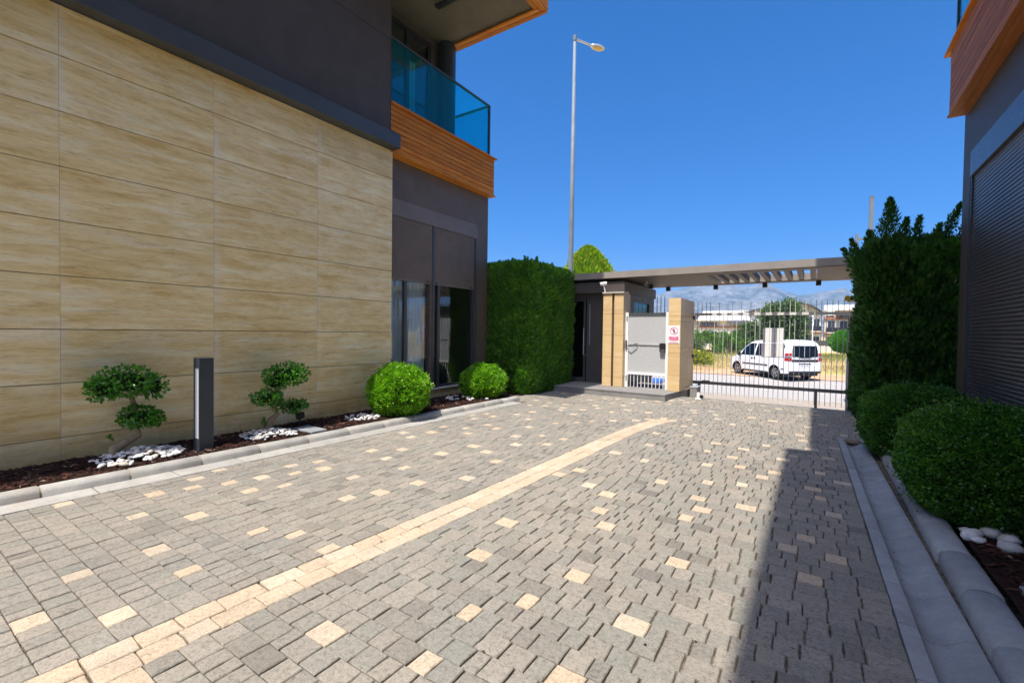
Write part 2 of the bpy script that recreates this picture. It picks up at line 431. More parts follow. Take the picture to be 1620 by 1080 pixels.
# ramp, road and dirt verge follow the ground a few millimetres up
def sheet(name, x0, x1, yy, mat, dz, nx=24):
    b = MB(); xx = [x0+(x1-x0)*i/nx for i in range(nx+1)]
    b.add([(x, y, terrain_z(x, y)+dz) for y in yy for x in xx], [(j*(nx+1)+i, j*(nx+1)+i+1, (j+1)*(nx+1)+i+1, (j+1)*(nx+1)+i) for j in range(len(yy)-1) for i in range(nx)])
    return tag(b.build(name, mat), kind='structure')
sheet('apron', -9, 6, [12.16, 13, 14, 14.8, 16, 17.2, 18.5, 19.2], M['apron'], .006)
sheet('road', -60, 60, [18.9, 22, 26.2], M['asphalt'], .012)
vb = MB(); vx = [-60+i*2 for i in range(61)]
vv = []; 
for x in vx:
    e0 = 26.2 + .35*noise.noise(Vector((x*.35, 0, 0))) - .25; e1 = 29.2 + 1.5*noise.noise(Vector((x*.3, 5, 0))) + (1.2 if x < -4 else 0)
    vv += [(x, 25.6+.3*noise.noise(Vector((x*.5, 9, 0))), terrain_z(0, 26)+.018), (x, e0+1.2, terrain_z(0, 28)+.02), (x, e1, terrain_z(0, 29)+.018)]
vb.add(vv, [(i*3+k, i*3+3+k, i*3+4+k, i*3+1+k) for i in range(60) for k in range(2)])
tag(vb.build('dirt_verge', M['verge_dirt'], fixn=True), kind='structure')

drive = MB()
drive.box(-7.3, .40, -9, Y_SEAM, -.115, -.017); drive.box(.402, 2.2, 8.62, Y_SEAM, -.115, -.017); drive.box(.402, 2.2, -9, 8.618, -.118, -.092)
drive = tag(drive.build('driveway', M['joint_sand']), kind='structure')

def paver_mesh(L, Wd, seed, mat):
    r = random.Random(seed); hx, hy = L/2, Wd/2; j = .0034
    out = [(-hx, -hy), (0, -hy), (hx, -hy), (hx, 0), (hx, hy), (0, hy), (-hx, hy), (-hx, 0)]
    out = [(x+r.uniform(-j, j), y+r.uniform(-j, j)*.55) for x, y in out]
    ch = .0045
    def ins(p, k): return (p[0]-math.copysign(k, p[0]) if abs(p[0]) > .02 else p[0], p[1]-math.copysign(k, p[1]) if abs(p[1]) > .02 else p[1])
    vs = [(x, y, -.055) for x, y in out] + [(x, y, -.0055) for x, y in out] + [(*ins(q, ch), r.uniform(-.001, .0012)) for q in out] + [(0, 0, r.uniform(-.001, .0012))]
    fs = []
    for k in range(2):
        for i in range(8): fs.append((k*8+i, k*8+(i+1)%8, k*8+8+(i+1)%8, k*8+8+i))
    fs += [(16+i, 16+(i+1)%8, 24) for i in range(8)]
    me = bpy.data.meshes.new('paver'); me.from_pydata(vs, [], fs)
    a = me.attributes.new('tint', 'FLOAT', 'POINT'); a.data.foreach_set('value', [r.random()]*len(vs))
    me.materials.append(mat); return me, np.array(vs), fs
GAPX, GAPY = .0082, .0045
lib = {}
def variant(L, Wd, beige):
    k = (round(L, 3), round(Wd, 3), beige)
    if k not in lib: lib[k] = [paver_mesh(L-GAPX, Wd-GAPY, hash(k) % 9999 + s, M['paver_beige' if beige else 'paver_grey']) for s in range(4)]
    return lib[k]
beiges = []
stones = []                    # (x, y, rot, L, W, beige)
ROW = .142; y = -7.0; rowi = 0
LENS = [.09, .105, .12, .135, .135, .15, .165, .18]
def fill(x0, x1, y):
    x = x0
    while x1 - x > .03:
        left = x1 - x
        L = rnd.choice(LENS)
        if left < L + .09: L = left if left < .23 else left/2
        L = round(L/.015)*.015 if left > L + .02 else L
        be = rnd.random() < .095 and L > .1 and all((x+L/2-q[0])**2+(y-q[1])**2 > .085 for q in beiges[-14:])
        if be: beiges.append((x+L/2, y))
        stones.append((x+L/2, y, 0, L, ROW, be)); x += L
while y < Y_SEAM-.1:
    yc = y + ROW/2
    xl = xleft(yc) if yc < 8.9 else (-6.1 if yc < 10 else -6.0)
    xr = xright(yc) if yc < 8.55 else (.75 if yc < 9.6 else .95)
    if yc > 11.0: xl = -2.9
    if yc < 8.75:
        c_ = strip_c(yc); fill(xl, c_-.152, yc); fill(c_+.152, xr, yc)
    else: fill(xl, xr, yc)
    y += ROW
for side in (-1, 1):
    y = -7.0
    while y < 8.72:
        L = rnd.choice([.15, .18, .21, .24, .21]); yc = y + L/2
        a = math.atan2(strip_c(yc+.1)-strip_c(yc-.1), .2)
        stones.append((strip_c(yc)+side*.0755*math.cos(a), yc - side*.0755*math.sin(a), math.pi/2 - a, L, .15, True)); y += L
def size_in_view(s):
    d = Vector((s[0], s[1], 0)) - EYE; z = d.dot(cf)
    if z < .3: return -1
    px = 810 + 720*d.dot(cr)/z; py = 540 - 720*d.dot(cu)/z
    if not (-20 < px < 1640 and py < 1100): return -1
    return s[3]*s[4]*EYE.z/d.length**3
order = sorted(range(len(stones)), key=lambda i: -size_in_view(stones[i]))
near = set(order[:300])
jv, jf, jm, jt = [], [], [], []; nv = 0
for i, s in enumerate(stones):
    x, y, a, L, Wd, be = s
    me, vs, fs = rnd.choice(variant(L, Wd, be))
    tz = rnd.uniform(-.003, .0025); tx, ty = rnd.uniform(-.008, .008), rnd.uniform(-.008, .008)
    if i in near:
        inst('paver', me, drive, (x, y, tz), (tx, ty, a))
    else:
        ca, sa = math.cos(a), math.sin(a)
        X = vs[:, 0]*ca - vs[:, 1]*sa; Y = vs[:, 0]*sa + vs[:, 1]*ca; Z = vs[:, 2] + tz - vs[:, 0]*ty + vs[:, 1]*tx
        jv.append(np.stack([X+x, Y+y, Z], 1)); jf += [[nv+k for k in f] for f in fs]; jm += [1 if be else 0]*len(fs); jt += [rnd.random()]*len(vs); nv += len(vs)
me = bpy.data.meshes.new('paving'); me.from_pydata(np.concatenate(jv).tolist(), [], jf)
me.materials.append(M['paver_grey']); me.materials.append(M['paver_beige']); me.polygons.foreach_set('material_index', jm)
me.attributes.new('tint', 'FLOAT', 'POINT').data.foreach_set('value', jt)
o = bpy.data.objects.new('paving', me); COL.objects.link(o); o.parent = drive; tag(o, kind='stuff')

# left kerb: round-topped stones behind a flat strip
kerb = tag(empty('kerb'), kind='structure')
def kerb_profile(w, h):
    return [(-w/2, -.10), (w/2, -.10), (w/2, h*.55), (w*.38, h*.82), (w*.2, h*.96), (0, h), (-w*.25, h*.97), (-w*.42, h*.85), (-w/2, h*.7)]
def swept(name, prof, L, mat, parent, loc, rz=0, mir=1):
    b = MB(); n = len(prof); P = prof if mir > 0 else [(-x, z) for x, z in prof][::-1]
    e = .006
    ring = lambda y, s: [(x*s, y, z if z < 0 else z*s - (1-s)*.02) for x, z in P]
    vs = ring(-L/2, .965) + ring(-L/2+e, 1) + ring(L/2-e, 1) + ring(L/2, .965)
    fs = [tuple(range(n)), tuple(3*n+i for i in range(n-1, -1, -1))]
    for k in range(3):
        for i in range(n): fs.append((k*n+i, (k+1)*n+i, (k+1)*n+(i+1) % n, k*n+(i+1) % n))
    b.add(vs, fs); o = b.build(name, mat, parent, fixn=True, smooth=True); o.data.set_sharp_from_angle(angle=rad(50)); o.location = loc; o.rotation_euler.z = rz; return o
kp = None
y = -1.55; k = 0
while y < 8.9:
    L = .66; rz = -math.atan(.027) if y > 0 else 0
    if y + L > 9.2: break
    yc = y + L/2
    if kp is None:
        o = swept('kerb_stone', kerb_profile(.175, .095), L-.014, M['kerb_concrete'], kerb, (xleft(yc)-.37, yc, 0), rz); kp = o.data
    else: inst('kerb_stone', kp, kerb, (xleft(yc)-.37+rnd.uniform(-.004, .004), yc, rnd.uniform(-.004, .003)), (0, 0, rz+rnd.uniform(-.004, .004)))
    y += L
fb = MB(); pf = [(x*.9, z*.92-.002) for x, z in kerb_profile(.175, .095)]; n_ = len(pf)
ysl = [-1.5, 0, 2, 4, 6, 8.9]
fb.add([(xleft(q)-.37+x, q, z) for q in ysl for x, z in pf], [(k*n_+i, (k+1)*n_+i, (k+1)*n_+(i+1) % n_, k*n_+(i+1) % n_) for k in range(5) for i in range(n_)])
fb.box(xleft(0)-.30, xleft(0)-.0, -1.5, 0, -.1, -.012)
fb.build('mortar_bed', M['mortar'], kerb, fixn=True)
ep = None
y = -1.2
while y < 8.7:
    L = .66; yc = y + L/2; rz = -math.atan(.027) if y > 0 else 0
    loc = (xleft(yc)-.145, yc, 0)
    if ep is None:
        o = MB().box(-.135, .135, -L/2+.005, L/2-.005, -.1, .004).build('edging_slab', M['kerb_concrete'], kerb, bevel=.005); ep = o.data; o.location = loc; o.rotation_euler.z = rz
    else: inst('edging_slab', ep, kerb, loc, (rnd.uniform(-.003, .003), rnd.uniform(-.006, .006), rz))
    y += L

# right drainage channel and kerb
gut = tag(empty('drain_channel'), kind='structure')
prof = [(-.02, -.12), (.305, -.12), (.305, .010), (.285, .013), (.255, .006), (.22, -.018), (.18, -.044), (.135, -.054), (.095, -.040), (.072, -.012), (.062, .010), (.0, .014), (-.02, .010)]
gp = None; y = -2.2
while y < 8.5:
    L = .5; yc = y + L/2; rz = math.atan(.0158) if yc > 2.5 else 0
    loc = (xright(yc)+.022, yc, -.002)
    if gp is None:
        b = MB(); n_ = len(prof)
        b.add([(x, -L/2+.003, z) for x, z in prof] + [(x, L/2-.003, z) for x, z in prof], [tuple(range(n_)), tuple(range(2*n_-1, n_-1, -1))] + [(i, n_+i, n_+(i+1) % n_, (i+1) % n_) for i in range(n_)])
        o = b.build('channel_segment', M['gutter_concrete'], gut, fixn=True, smooth=True); o.data.set_sharp_from_angle(angle=rad(45)); gp = o.data; o.location = loc; o.rotation_euler.z = rz
    else: inst('channel_segment', gp, gut, (loc[0]+rnd.uniform(-.003, .003), yc, -.002+rnd.uniform(-.002, .002)), (0, 0, rz))
    y += L
kerb2 = tag(empty('planter_kerb'), kind='structure')
kp = None; y = -1.0
while y < 8.2:
    L = .60; yc = y + L/2; loc = (.872, yc, 0)
    if kp is None:
        o = swept('kerb_stone', kerb_profile(.19, .10), L-.012, M['gutter_concrete'], kerb2, loc, 0, -1); kp = o.data
    else: inst('kerb_stone', kp, kerb2, (loc[0]+rnd.uniform(-.005, .005), yc, rnd.uniform(-.004, .004)), (0, 0, rnd.uniform(-.006, .006)))
    y += L
tag(MB().box(.70, .80, -1, 8.3, -.09, -.018).build('channel_joint', M['joint_sand']), kind='structure')

# planted beds: soil plus loose bark chips
def bed(name, x0, x1, y0, y1, nchip, fx):
    b = MB(); nx, ny = 10, 60
    P = []
    for j in range(ny+1):
        yy = y0+(y1-y0)*j/ny
        a, c_ = fx(yy)
        for i in range(nx+1):
            xx = a+(c_-a)*i/nx
            P.append((xx, yy, .082 + .022*noise.noise(Vector((xx*3, yy*3, 0))) ))
    b.add(P, [(j*(nx+1)+i, j*(nx+1)+i+1, (j+1)*(nx+1)+i+1, (j+1)*(nx+1)+i) for j in range(ny) for i in range(nx)])
    bd = tag(b.build(name, M['mulch_soil']), kind='structure')
    V = []; F = []; T = []
    for k in range(nchip):
        yy = rnd.uniform(y0+.05, y1-.05); a, c_ = fx(yy); xx = rnd.uniform(a+.03, c_-.03)
        z = .094 + .022*noise.noise(Vector((xx*3, yy*3, 0)))
        L, w, an, tl = rnd.uniform(.012, .04), rnd.uniform(.005, .014), rnd.uniform(0, 6.3), rnd.uniform(-.4, .4)
        dx, dy = math.cos(an)*L, math.sin(an)*L; ex, ey = -math.sin(an)*w, math.cos(an)*w; dz = tl*L
        nn = len(V); tt = rnd.random()
        V += [(xx-dx-ex, yy-dy-ey, z-dz), (xx+dx-ex, yy+dy-ey, z+dz), (xx+dx+ex, yy+dy+ey, z+dz+.004), (xx-dx+ex, yy-dy+ey, z-dz+.004), (xx, yy, z+.012)]
        F += [(nn, nn+1, nn+4), (nn+1, nn+2, nn+4), (nn+2, nn+3, nn+4), (nn+3, nn, nn+4)]; T += [tt]*5
    me = bpy.data.meshes.new('bark_mulch'); me.from_pydata(V, [], F); me.materials.append(M['bark_chip'])
    me.attributes.new('tint', 'FLOAT', 'POINT').data.foreach_set('value', T)
    o = bpy.data.objects.new('bark_mulch', me); COL.objects.link(o); tag(o, kind='stuff')
bed('flower_bed', -7, -6.1, -1.6, 9.1, 5200, lambda y: (-7.19 if y > 6.2 else -7.0, xleft(y)-.43))
bed('planter_soil', 1.0, 1.85, -1.0, 9.5, 4200, lambda y: (.99 if y < 8.2 else .8, 1.83))

# ------------------------------------------------------------------ left house
house = thing('house', 'left house with travertine slab wall, grey upper storey and glass balcony', 'house', loc=(-7, 0, 0))
house.location = (0, 0, 0)
base = bx('wall', (-12, -7.03, -7, 6.205, -.1, 5.13), M['plaster'], house)
joints_z = [.347, .957, 1.558, 2.157, 2.763, 3.363, 3.967, 4.572]
rows = [(-.05, .347)] + list(zip(joints_z[:-1], joints_z[1:])) + [(4.572, 5.128)]
joints_y = [-4.87, -3.29, -1.71, -.13, 1.444, 3.0, 4.59, 6.208]
for z0, z1 in rows:
    for y0, y1 in zip(joints_y[:-1], joints_y[1:]):
        d = rnd.uniform(-.0015, .0015)
        MB().box(-7.03, -7.0+d, y0+.0012, y1-.0012, z0+.0045, z1-.0045).build('slab', M['travertine'], base, bevel=.002)
for z0, z1 in rows:
    MB().box(-7.35, -7.03, 6.206, 6.214, z0+.003, z1-.003).build('slab', M['travertine'], base)
ledge = MB().box(-7.05, -6.79, -7, 6.225, 5.132, 5.395).build('ledge', M['ledge_grey'], house, bevel=.006)
upper = bx('upper_wall', (-12, -7.045, -7, 6.15, 5.395, 10.0), M['wall_grey'], house)
up = []
for (y0, y1) in ((-4, -1.1), (-1.1, 1.8), (1.8, 6.152)):
    for (z0, z1) in ((5.397, 7.245), (7.255, 8.75), (8.76, 10)):
        MB().box(-7.045, -7.005, y0+.004, y1-.004, z0, z1).build('panel', M['wall_grey'], upper, bevel=.003)
MB().box(-7.7, -7.0, 6.152, 6.158, 5.4, 10).build('return_panel', M['wall_grey'], upper)

# ground floor window wall
low = bx('window_wall', (-7.34, -7.205, 6.215, 9.64, 4.305, 5.09), M['wall_taupe'], house)
MB().box(-7.34, -7.205, 9.2, 9.64, -.1, 4.303).build('pier', M['wall_taupe'], low)
MB().box(-7.34, -7.215, 7.53, 7.66, .28, 3.92).build('post', M['wall_taupe'], low)
MB().box(-12, -7.342, 9.5, 9.638, -.1, 5.09).build('end_wall', M['wall_taupe'], low)
MB().box(-7.34, -7.19, 6.216, 9.2, -.1, .262).build('plinth', M['travertine'], low)
MB().box(-7.32, -7.15, 6.216, 9.2, .264, .296).build('sill', M['stone_cap'], house, bevel=.004)
MB().box(-7.30, -7.195, 6.216, 9.198, 3.95, 4.30).build('shutter_box', M['shutter_grey'], house, bevel=.004)
slat = MB()
slat.add([(-.006, -.5, 0), (.006, -.5, .006), (.009, -.5, .02), (.006, -.5, .034), (-.006, -.5, .04), (-.006, .5, 0), (.006, .5, .006), (.009, .5, .02), (.006, .5, .034), (-.006, .5, .04)],
         [(0, 1, 6, 5), (1, 2, 7, 6), (2, 3, 8, 7), (3, 4, 9, 8), (4, 0, 5, 9), (0, 4, 3, 2, 1), (5, 6, 7, 8, 9)])
slat_me = None
for (y0, y1) in ((6.23, 7.56), (7.63, 9.10)):
    sh = MB().box(-7.235, -7.215, y0, y1, 2.645, 2.70).build('roller_shutter', M['shutter_grey'], house, bevel=.003)
    for i in range(31):
        if slat_me is None:
            o = slat.build('slat', M['shutter_grey'], sh); slat_me = o.data
        else:
            o = inst('slat', slat_me, sh, (0, 0, 0))
        o.location = (-7.222, (y0+y1)/2, 2.702+i*.0402); o.scale = (1, y1-y0, 1)
    for yy in (y0+.08, y1-.14):
        MB().tube([(-7.21, yy, 2.69), (-7.185, yy, 2.69)], .018, 8).build('stop_knob', M['black_plastic'], sh)
for yy in (7.61, 9.15):
    MB().box(-7.25, -7.2, yy-.025, yy+.045, .30, 3.95).build('shutter_rail', M['frame_grey'], house)
def window_frame(name, y0, y1, z0, z1, xf, mull, parent, mat='frame_grey', fw=.055, glassmat='window_glass', dp=.06):
    b = MB()
    b.box(xf-dp, xf, y0, y0+fw, z0, z1); b.box(xf-dp, xf, y1-fw, y1, z0, z1)
    b.box(xf-dp, xf, y0+fw, y1-fw, z0, z0+fw); b.box(xf-dp, xf, y0+fw, y1-fw, z1-fw, z1)
    for m_ in mull: b.box(xf-dp, xf, m_-fw*.7, m_+fw*.7, z0+fw, z1-fw)
    f = b.build(name, M[mat], parent)
    ed = [y0+fw] + list(mull) + [y1-fw]
    for a, c_ in zip(ed[:-1], ed[1:]):
        bx('pane', (xf-dp*.6, xf-dp*.5, a+(.0 if a == y0+fw else fw*.7), c_-(0 if c_ == y1-fw else fw*.7), z0+fw, z1-fw), M[glassmat], f)
    return f
window_frame('window', 6.23, 7.54, .30, 3.9, -7.26, [6.83], house)
window_frame('window', 7.66, 9.15, .30, 3.9, -7.26, [], house)
MB().box(-7.30, -7.225, 7.78, 7.86, .30, 2.66).build('sliding_stile', M['frame_grey'], house)
# rooms behind the glass
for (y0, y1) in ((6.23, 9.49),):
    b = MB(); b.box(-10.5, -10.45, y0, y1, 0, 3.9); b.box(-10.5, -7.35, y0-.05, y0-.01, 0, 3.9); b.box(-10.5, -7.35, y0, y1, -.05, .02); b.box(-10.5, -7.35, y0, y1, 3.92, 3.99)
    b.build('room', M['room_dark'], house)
def curtain(y0, y1, z0, z1, x, mat, amp=.03, n=9):
    b = MB(); N = n*8
    P = [(x + amp*math.sin(2*math.pi*n*i/N + .6*math.sin(i*.37)), y0+(y1-y0)*i/N) for i in range(N+1)]
    b.add([(*q, z0) for q in P] + [(*q, z1) for q in P], [(i, i+1, N+2+i, N+1+i) for i in range(N)])
    return b.build('curtain', mat, house, smooth=True)
curtain(6.2, 7.5, .05, 3.85, -7.39, M['curtain_blue'], .03, 11)
curtain(7.9, 8.5, .05, 3.85, -7.52, M['curtain_dark'], .03, 6)

# balcony with boarded front
bal = bx('balcony', (-9.6, -7.06, 6.16, 9.60, 5.11, 6.03), M['soffit'], house)
nb = 9; z0 = 5.125; ph = (6.04-5.125)/nb; pl = None
for i in range(nb):
    MB().box(-7.06, -7.018 + rnd.uniform(-.002, .002), 6.16, 9.63, z0+i*ph+.006, z0+(i+1)*ph-.007).build('plank', M['wood_along'], bal, bevel=.004)
    MB().box(-9.6, -7.062, 9.60, 9.632, z0+i*ph+.006, z0+(i+1)*ph-.007).build('plank', M['wood_across'], bal)
MB().box(-7.21, -6.985, 6.16, 9.67, 5.092, 5.122).build('edge_board', M['wood_along'], bal, bevel=.004)
MB().box(-7.24, -6.965, 6.16, 9.69, 6.044, 6.085).build('cap_board', M['wood_along'], bal, bevel=.005)
gl = MB().box(-7.085, -7.025, 6.16, 9.46, 7.33, 7.37).build('balcony_railing', M['charcoal_metal'], house, bevel=.006)
MB().box(-9.6, -7.09, 9.40, 9.46, 7.33, 7.37).build('end_rail', M['charcoal_metal'], gl)
MB().box(-7.08, -7.03, 9.405, 9.455, 6.087, 7.328).build('corner_post', M['charcoal_metal'], gl)
bx('glass_panel', (-7.061, -7.049, 6.17, 9.40, 6.10, 7.33), M['teal_glass'], gl)
bx('glass_panel', (-9.6, -7.09, 9.425, 9.437, 6.10, 7.33), M['teal_glass'], gl)
MB().tube([(-7.62, 8.45, 6.06), (-7.62, 8.45, 8.62)], .21, 24).build('column', M['charcoal_metal'], house, smooth=False)
# set-back upper room with glazed doors
sb = bx('set_back_wall', (-7.88, -7.75, 6.16, 6.60, 6.06, 8.552), M['wall_grey'], house)
MB().box(-7.88, -7.75, 8.02, 8.42, 6.06, 8.552).build('pier', M['wall_grey'], sb)
MB().box(-7.88, -7.75, 6.60, 8.02, 8.40, 8.552).build('lintel', M['wall_grey'], sb)
MB().box(-9.6, -7.882, 8.30, 8.42, 6.06, 8.552).build('side_wall', M['wall_grey'], sb)
window_frame('balcony_door', 6.61, 8.01, 6.07, 8.39, -7.76, [7.30], house, 'dark_frame', .075)
o = curtain(7.52, 7.72, 6.1, 7.85, -7.95, M['white_paint'], .015, 2)
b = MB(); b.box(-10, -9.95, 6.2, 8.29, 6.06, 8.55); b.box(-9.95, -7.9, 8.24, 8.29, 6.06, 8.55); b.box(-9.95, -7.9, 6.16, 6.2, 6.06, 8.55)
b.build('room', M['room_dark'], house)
# roof over the balcony, boarded rim round a plain soffit
roof = bx('roof', (-12, -4.99, 5.85, 8.68, 8.60, 10.75), M['wall_grey'], house)
bx('main_roof', (-12, -6.27, -7, 5.83, 8.66, 10.7), M['wall_grey'], roof)
bx('soffit', (-12, -5.17, 5.85, 8.47, 8.555, 8.598), M['soffit'], roof)
for k, (a, c_) in enumerate(((8.472, 8.575), (8.585, 8.70))):
    MB().box(-12, -4.97 if k else -5.085, a, c_, 8.50, 8.545 if k == 0 else 8.535).build('rim_board', M['wood_across'], roof, bevel=.004)
for a, c_ in ((-5.168, -5.075), (-5.065, -4.955)):
    MB().box(a, c_, 5.85, 8.46 if a < -5.1 else 8.58, 8.502, 8.54).build('rim_board', M['wood_along'], roof, bevel=.004)
for i in range(15):
    zz = 8.55+i*.145
    MB().box(-4.985, -4.95+rnd.uniform(-.002, .002), 5.85, 8.70, zz, zz+.137).build('plank', M['wood_along'], roof, bevel=.004)
    MB().box(-12, -4.99, 8.683, 8.715+rnd.uniform(-.002, .002), zz, zz+.137).build('plank', M['wood_across'], roof, bevel=.004)
bx('soffit_lamp', (-6.9, -6.3, 7.25, 7.36, 8.50, 8.553), M['dark_frame'], roof)

# ------------------------------------------------------------------ right house
hr = thing('house', 'dark grey house in shade on the right, with a closed roller shutter and boarded balcony', 'house')
wr = bx('wall', (1.96, 6, -7, 9.52, -.1, 5.0), M['wall_taupe'], hr)
MB().box(1.82, 1.958, 9.13, 9.52, -.1, 4.99).build('pier', M['wall_grey'], wr)
MB().box(1.82, 1.958, -7, 9.128, 4.27, 4.99).build('panel', M['wall_grey'], wr)
MB().box(1.80, 1.958, 4.4, 9.06, 3.90, 4.262).build('shutter_box', M['shutter_dark'], hr, bevel=.006)
MB().box(1.825, 1.958, 9.065, 9.126, .0, 4.262).build('shutter_rail', M['charcoal_metal'], hr)
MB().box(1.80, 1.958, 4.30, 4.395, .0, 4.262).build('shutter_rail', M['charcoal_metal'], hr)
MB().box(1.82, 1.958, -7, 4.298, -.1, 4.268).build('lower_wall', M['wall_taupe'], wr)
sh = MB().box(1.845, 1.865, 4.4, 9.06, .12, .19).build('roller_shutter', M['shutter_dark'], hr)
sm = MB()
prof_s = [(.008, 0), (-.004, .004), (-.011, .014), (-.012, .03), (-.008, .044), (.004, .049), (.008, .049)]
nps = len(prof_s)
sm.add([(x, -.5, z) for x, z in prof_s] + [(x, .5, z) for x, z in prof_s], [(i, (i+1) % nps, nps+(i+1) % nps, nps+i) for i in range(nps)] + [tuple(range(nps)), tuple(range(2*nps-1, nps-1, -1))])
sme = None; z = .19
while z < 3.87:
    if sme is None:
        o = sm.build('slat', M['shutter_dark'], sh, fixn=True); sme = o.data
    else: o = inst('slat', sme, sh, (0, 0, 0))
    o.location = (1.855, (4.4+9.06)/2, z); o.scale = (1, 4.64, 1); z += .0502
bal = bx('balcony', (1.665, 4, -3, 9.41, 4.96, 5.88), M['soffit'], hr)
for i in range(8):
    zz = 4.965+i*.1155
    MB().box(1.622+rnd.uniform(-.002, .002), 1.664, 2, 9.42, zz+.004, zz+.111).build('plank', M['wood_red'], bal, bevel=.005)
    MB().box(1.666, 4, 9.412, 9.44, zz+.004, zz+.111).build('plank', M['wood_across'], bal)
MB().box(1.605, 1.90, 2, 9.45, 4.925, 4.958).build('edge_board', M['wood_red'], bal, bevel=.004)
MB().box(1.565, 1.86, 2, 9.56, 5.892, 5.93).build('cap_board', M['wood_along'], bal, bevel=.004)
gl = MB().box(1.655, 1.705, 2, 9.36, 7.14, 7.18).build('balcony_railing', M['charcoal_metal'], hr)
bx('glass_panel', (1.674, 1.686, 2, 9.34, 5.94, 7.138), M['teal_glass'], gl)
MB().box(1.658, 1.702, 9.30, 9.345, 5.932, 7.138).build('corner_post', M['charcoal_metal'], gl)
MB().box(2.6, 6, -7, 8.6, 5.882, 8.6).build('upper_wall', M['wall_grey'], hr)
rf = MB().box(.09, 6, -7, 8.69, 8.602, 10.75).build('roof', M['wall_grey'], hr)
MB().box(-.215, .088, -7, 2.35, 8.602, 10.75).build('roof_step', M['wall_grey'], rf)
MB().box(.12, 6, -7, 8.66, 8.555, 8.60).build('soffit', M['soffit'], rf)
for i in range(15):
    zz = 8.56+i*.14
    MB().box(.055, .086, 2.36, 8.70, zz, zz+.133).build('plank', M['wood_along'], rf)

# ------------------------------------------------------------------ foliage builders
def leaves(name, P, A, size, width, mat, parent, fold=.25, tint=None, core=None, twist=None):
    """P points, A leaf axes, size lengths: one folded leaf each"""
    n = len(P); A = A/np.linalg.norm(A, axis=1, keepdims=True)
    up = rng.normal(size=(n, 3)) if twist is None else twist
    s = np.cross(A, up); s /= np.linalg.norm(s, axis=1, keepdims=True)+1e-9
    nn = np.cross(s, A)
    L = size[:, None]; w = L*width
    v = np.empty((n, 4, 3))
    v[:, 0] = P; v[:, 1] = P + A*L*.5 + s*w - nn*w*fold; v[:, 2] = P + A*L; v[:, 3] = P + A*L*.5 - s*w - nn*w*fold
    V = v.reshape(-1, 3); F = np.arange(n*4).reshape(-1, 4)
    tri = np.concatenate([F[:, [0, 1, 2]], F[:, [0, 2, 3]]])
    tn = rng.random(n) if tint is None else tint
    T = np.repeat(tn, 4); nc = 0; MI = np.zeros(len(tri), int)
    if core is not None:
        cv, cf_ = core
        nb_ = len(V); V = np.concatenate([V, np.array(cv)])
        cf_ = np.array([q for f in cf_ for q in ([f] if len(f) == 3 else [(f[0], f[1], f[2]), (f[0], f[2], f[3])])]) + nb_
        tri = np.concatenate([tri, cf_]); MI = np.concatenate([MI, np.ones(len(cf_), int)]); T = np.concatenate([T, np.zeros(len(cv))])
    me = bpy.data.meshes.new(name)
    me.vertices.add(len(V)); me.vertices.foreach_set('co', V.astype(np.float32).ravel())
    m = len(tri); me.loops.add(m*3); me.loops.foreach_set('vertex_index', tri.astype(np.int32).ravel())
    me.polygons.add(m); me.polygons.foreach_set('loop_start', np.arange(0, m*3, 3, dtype=np.int32)); me.polygons.foreach_set('loop_total', np.full(m, 3, np.int32))
    me.materials.append(mat); me.materials.append(M['leaf_core'])
    me.polygons.foreach_set('material_index', MI.astype(np.int32))
    me.update(); me.validate()
    me.attributes.new('tint', 'FLOAT', 'POINT').data.foreach_set('value', T.astype(np.float32))
    o = bpy.data.objects.new(name, me); COL.objects.link(o); o.parent = parent; return o
def nz(p, s, seed=0):
    return np.array([noise.noise(Vector((q[0]*s+seed, q[1]*s, q[2]*s))) for q in p])
def unit(n):
    u = rng.normal(size=(n, 3)); return u/np.linalg.norm(u, axis=1, keepdims=True)
def ellip_core(c, r, k=.86):
    b = MB(); b.ball(c, tuple(x*k for x in r), 20, 12); return b.v, b.f
def ball_bush(name, c, r, n, ls, mat, parent, sq=2.0, zmin=.06, rough=.05, core=.86):
    """clipped shrub: leaves on an uneven shell; sq>2 squares the form off"""
    u = unit(n)
    k = 1/np.power(np.sum(np.abs(u)**sq, axis=1), 1/sq)
    R_ = k*(1 + rough*nz(u, 2.2, c[0]*7) + rough*.7*nz(u, 6, c[1]*3) - .10*rng.random(n)**2 + (rng.random(n) < .035)*rng.random(n)*.13)
    P = np.array(c) + u*R_[:, None]*np.array(r)
    keep = P[:, 2] > zmin
    u, P = u[keep], P[keep]
    A = u*.8 + rng.normal(size=u.shape)*.55 + np.array([0, 0, .25])
    tint = np.clip(.45 + .55*nz(u, 5, c[1]) + rng.normal(size=len(u))*.28, 0, 1)
    return leaves(name, P, A, ls*(.7+.6*rng.random(len(u))), .36, mat, parent, tint=tint, core=ellip_core(c, r, core))

# clipped box balls, left bed
def box_ball(label, c, r, n, ls=.03, mat='box_leaf', sq=2.0, group=None, core=.86, rough=.05):
    t = thing('box_bush', label, 'shrub', group, (c[0], c[1], .09))
    b = ball_bush('crown', (0, 0, c[2]-.09), r, n, ls, M[mat], t, sq, -.06, rough, core)
    MB().tube([(0, 0, -.05), (.01, 0, c[2]-.09)], [.03, .02], 8).build('trunk', M['bark'], t)
    return t
box_ball('larger bright green clipped ball bush in front of the wall end, beside the window', (-6.28, 5.76, .49), (.55, .55, .49), 34000, .033, rough=.09)
box_ball('smaller clipped ball bush under the window, next to the tall hedge', (-6.38, 8.42, .42), (.52, .52, .43), 26000, .034, rough=.09)
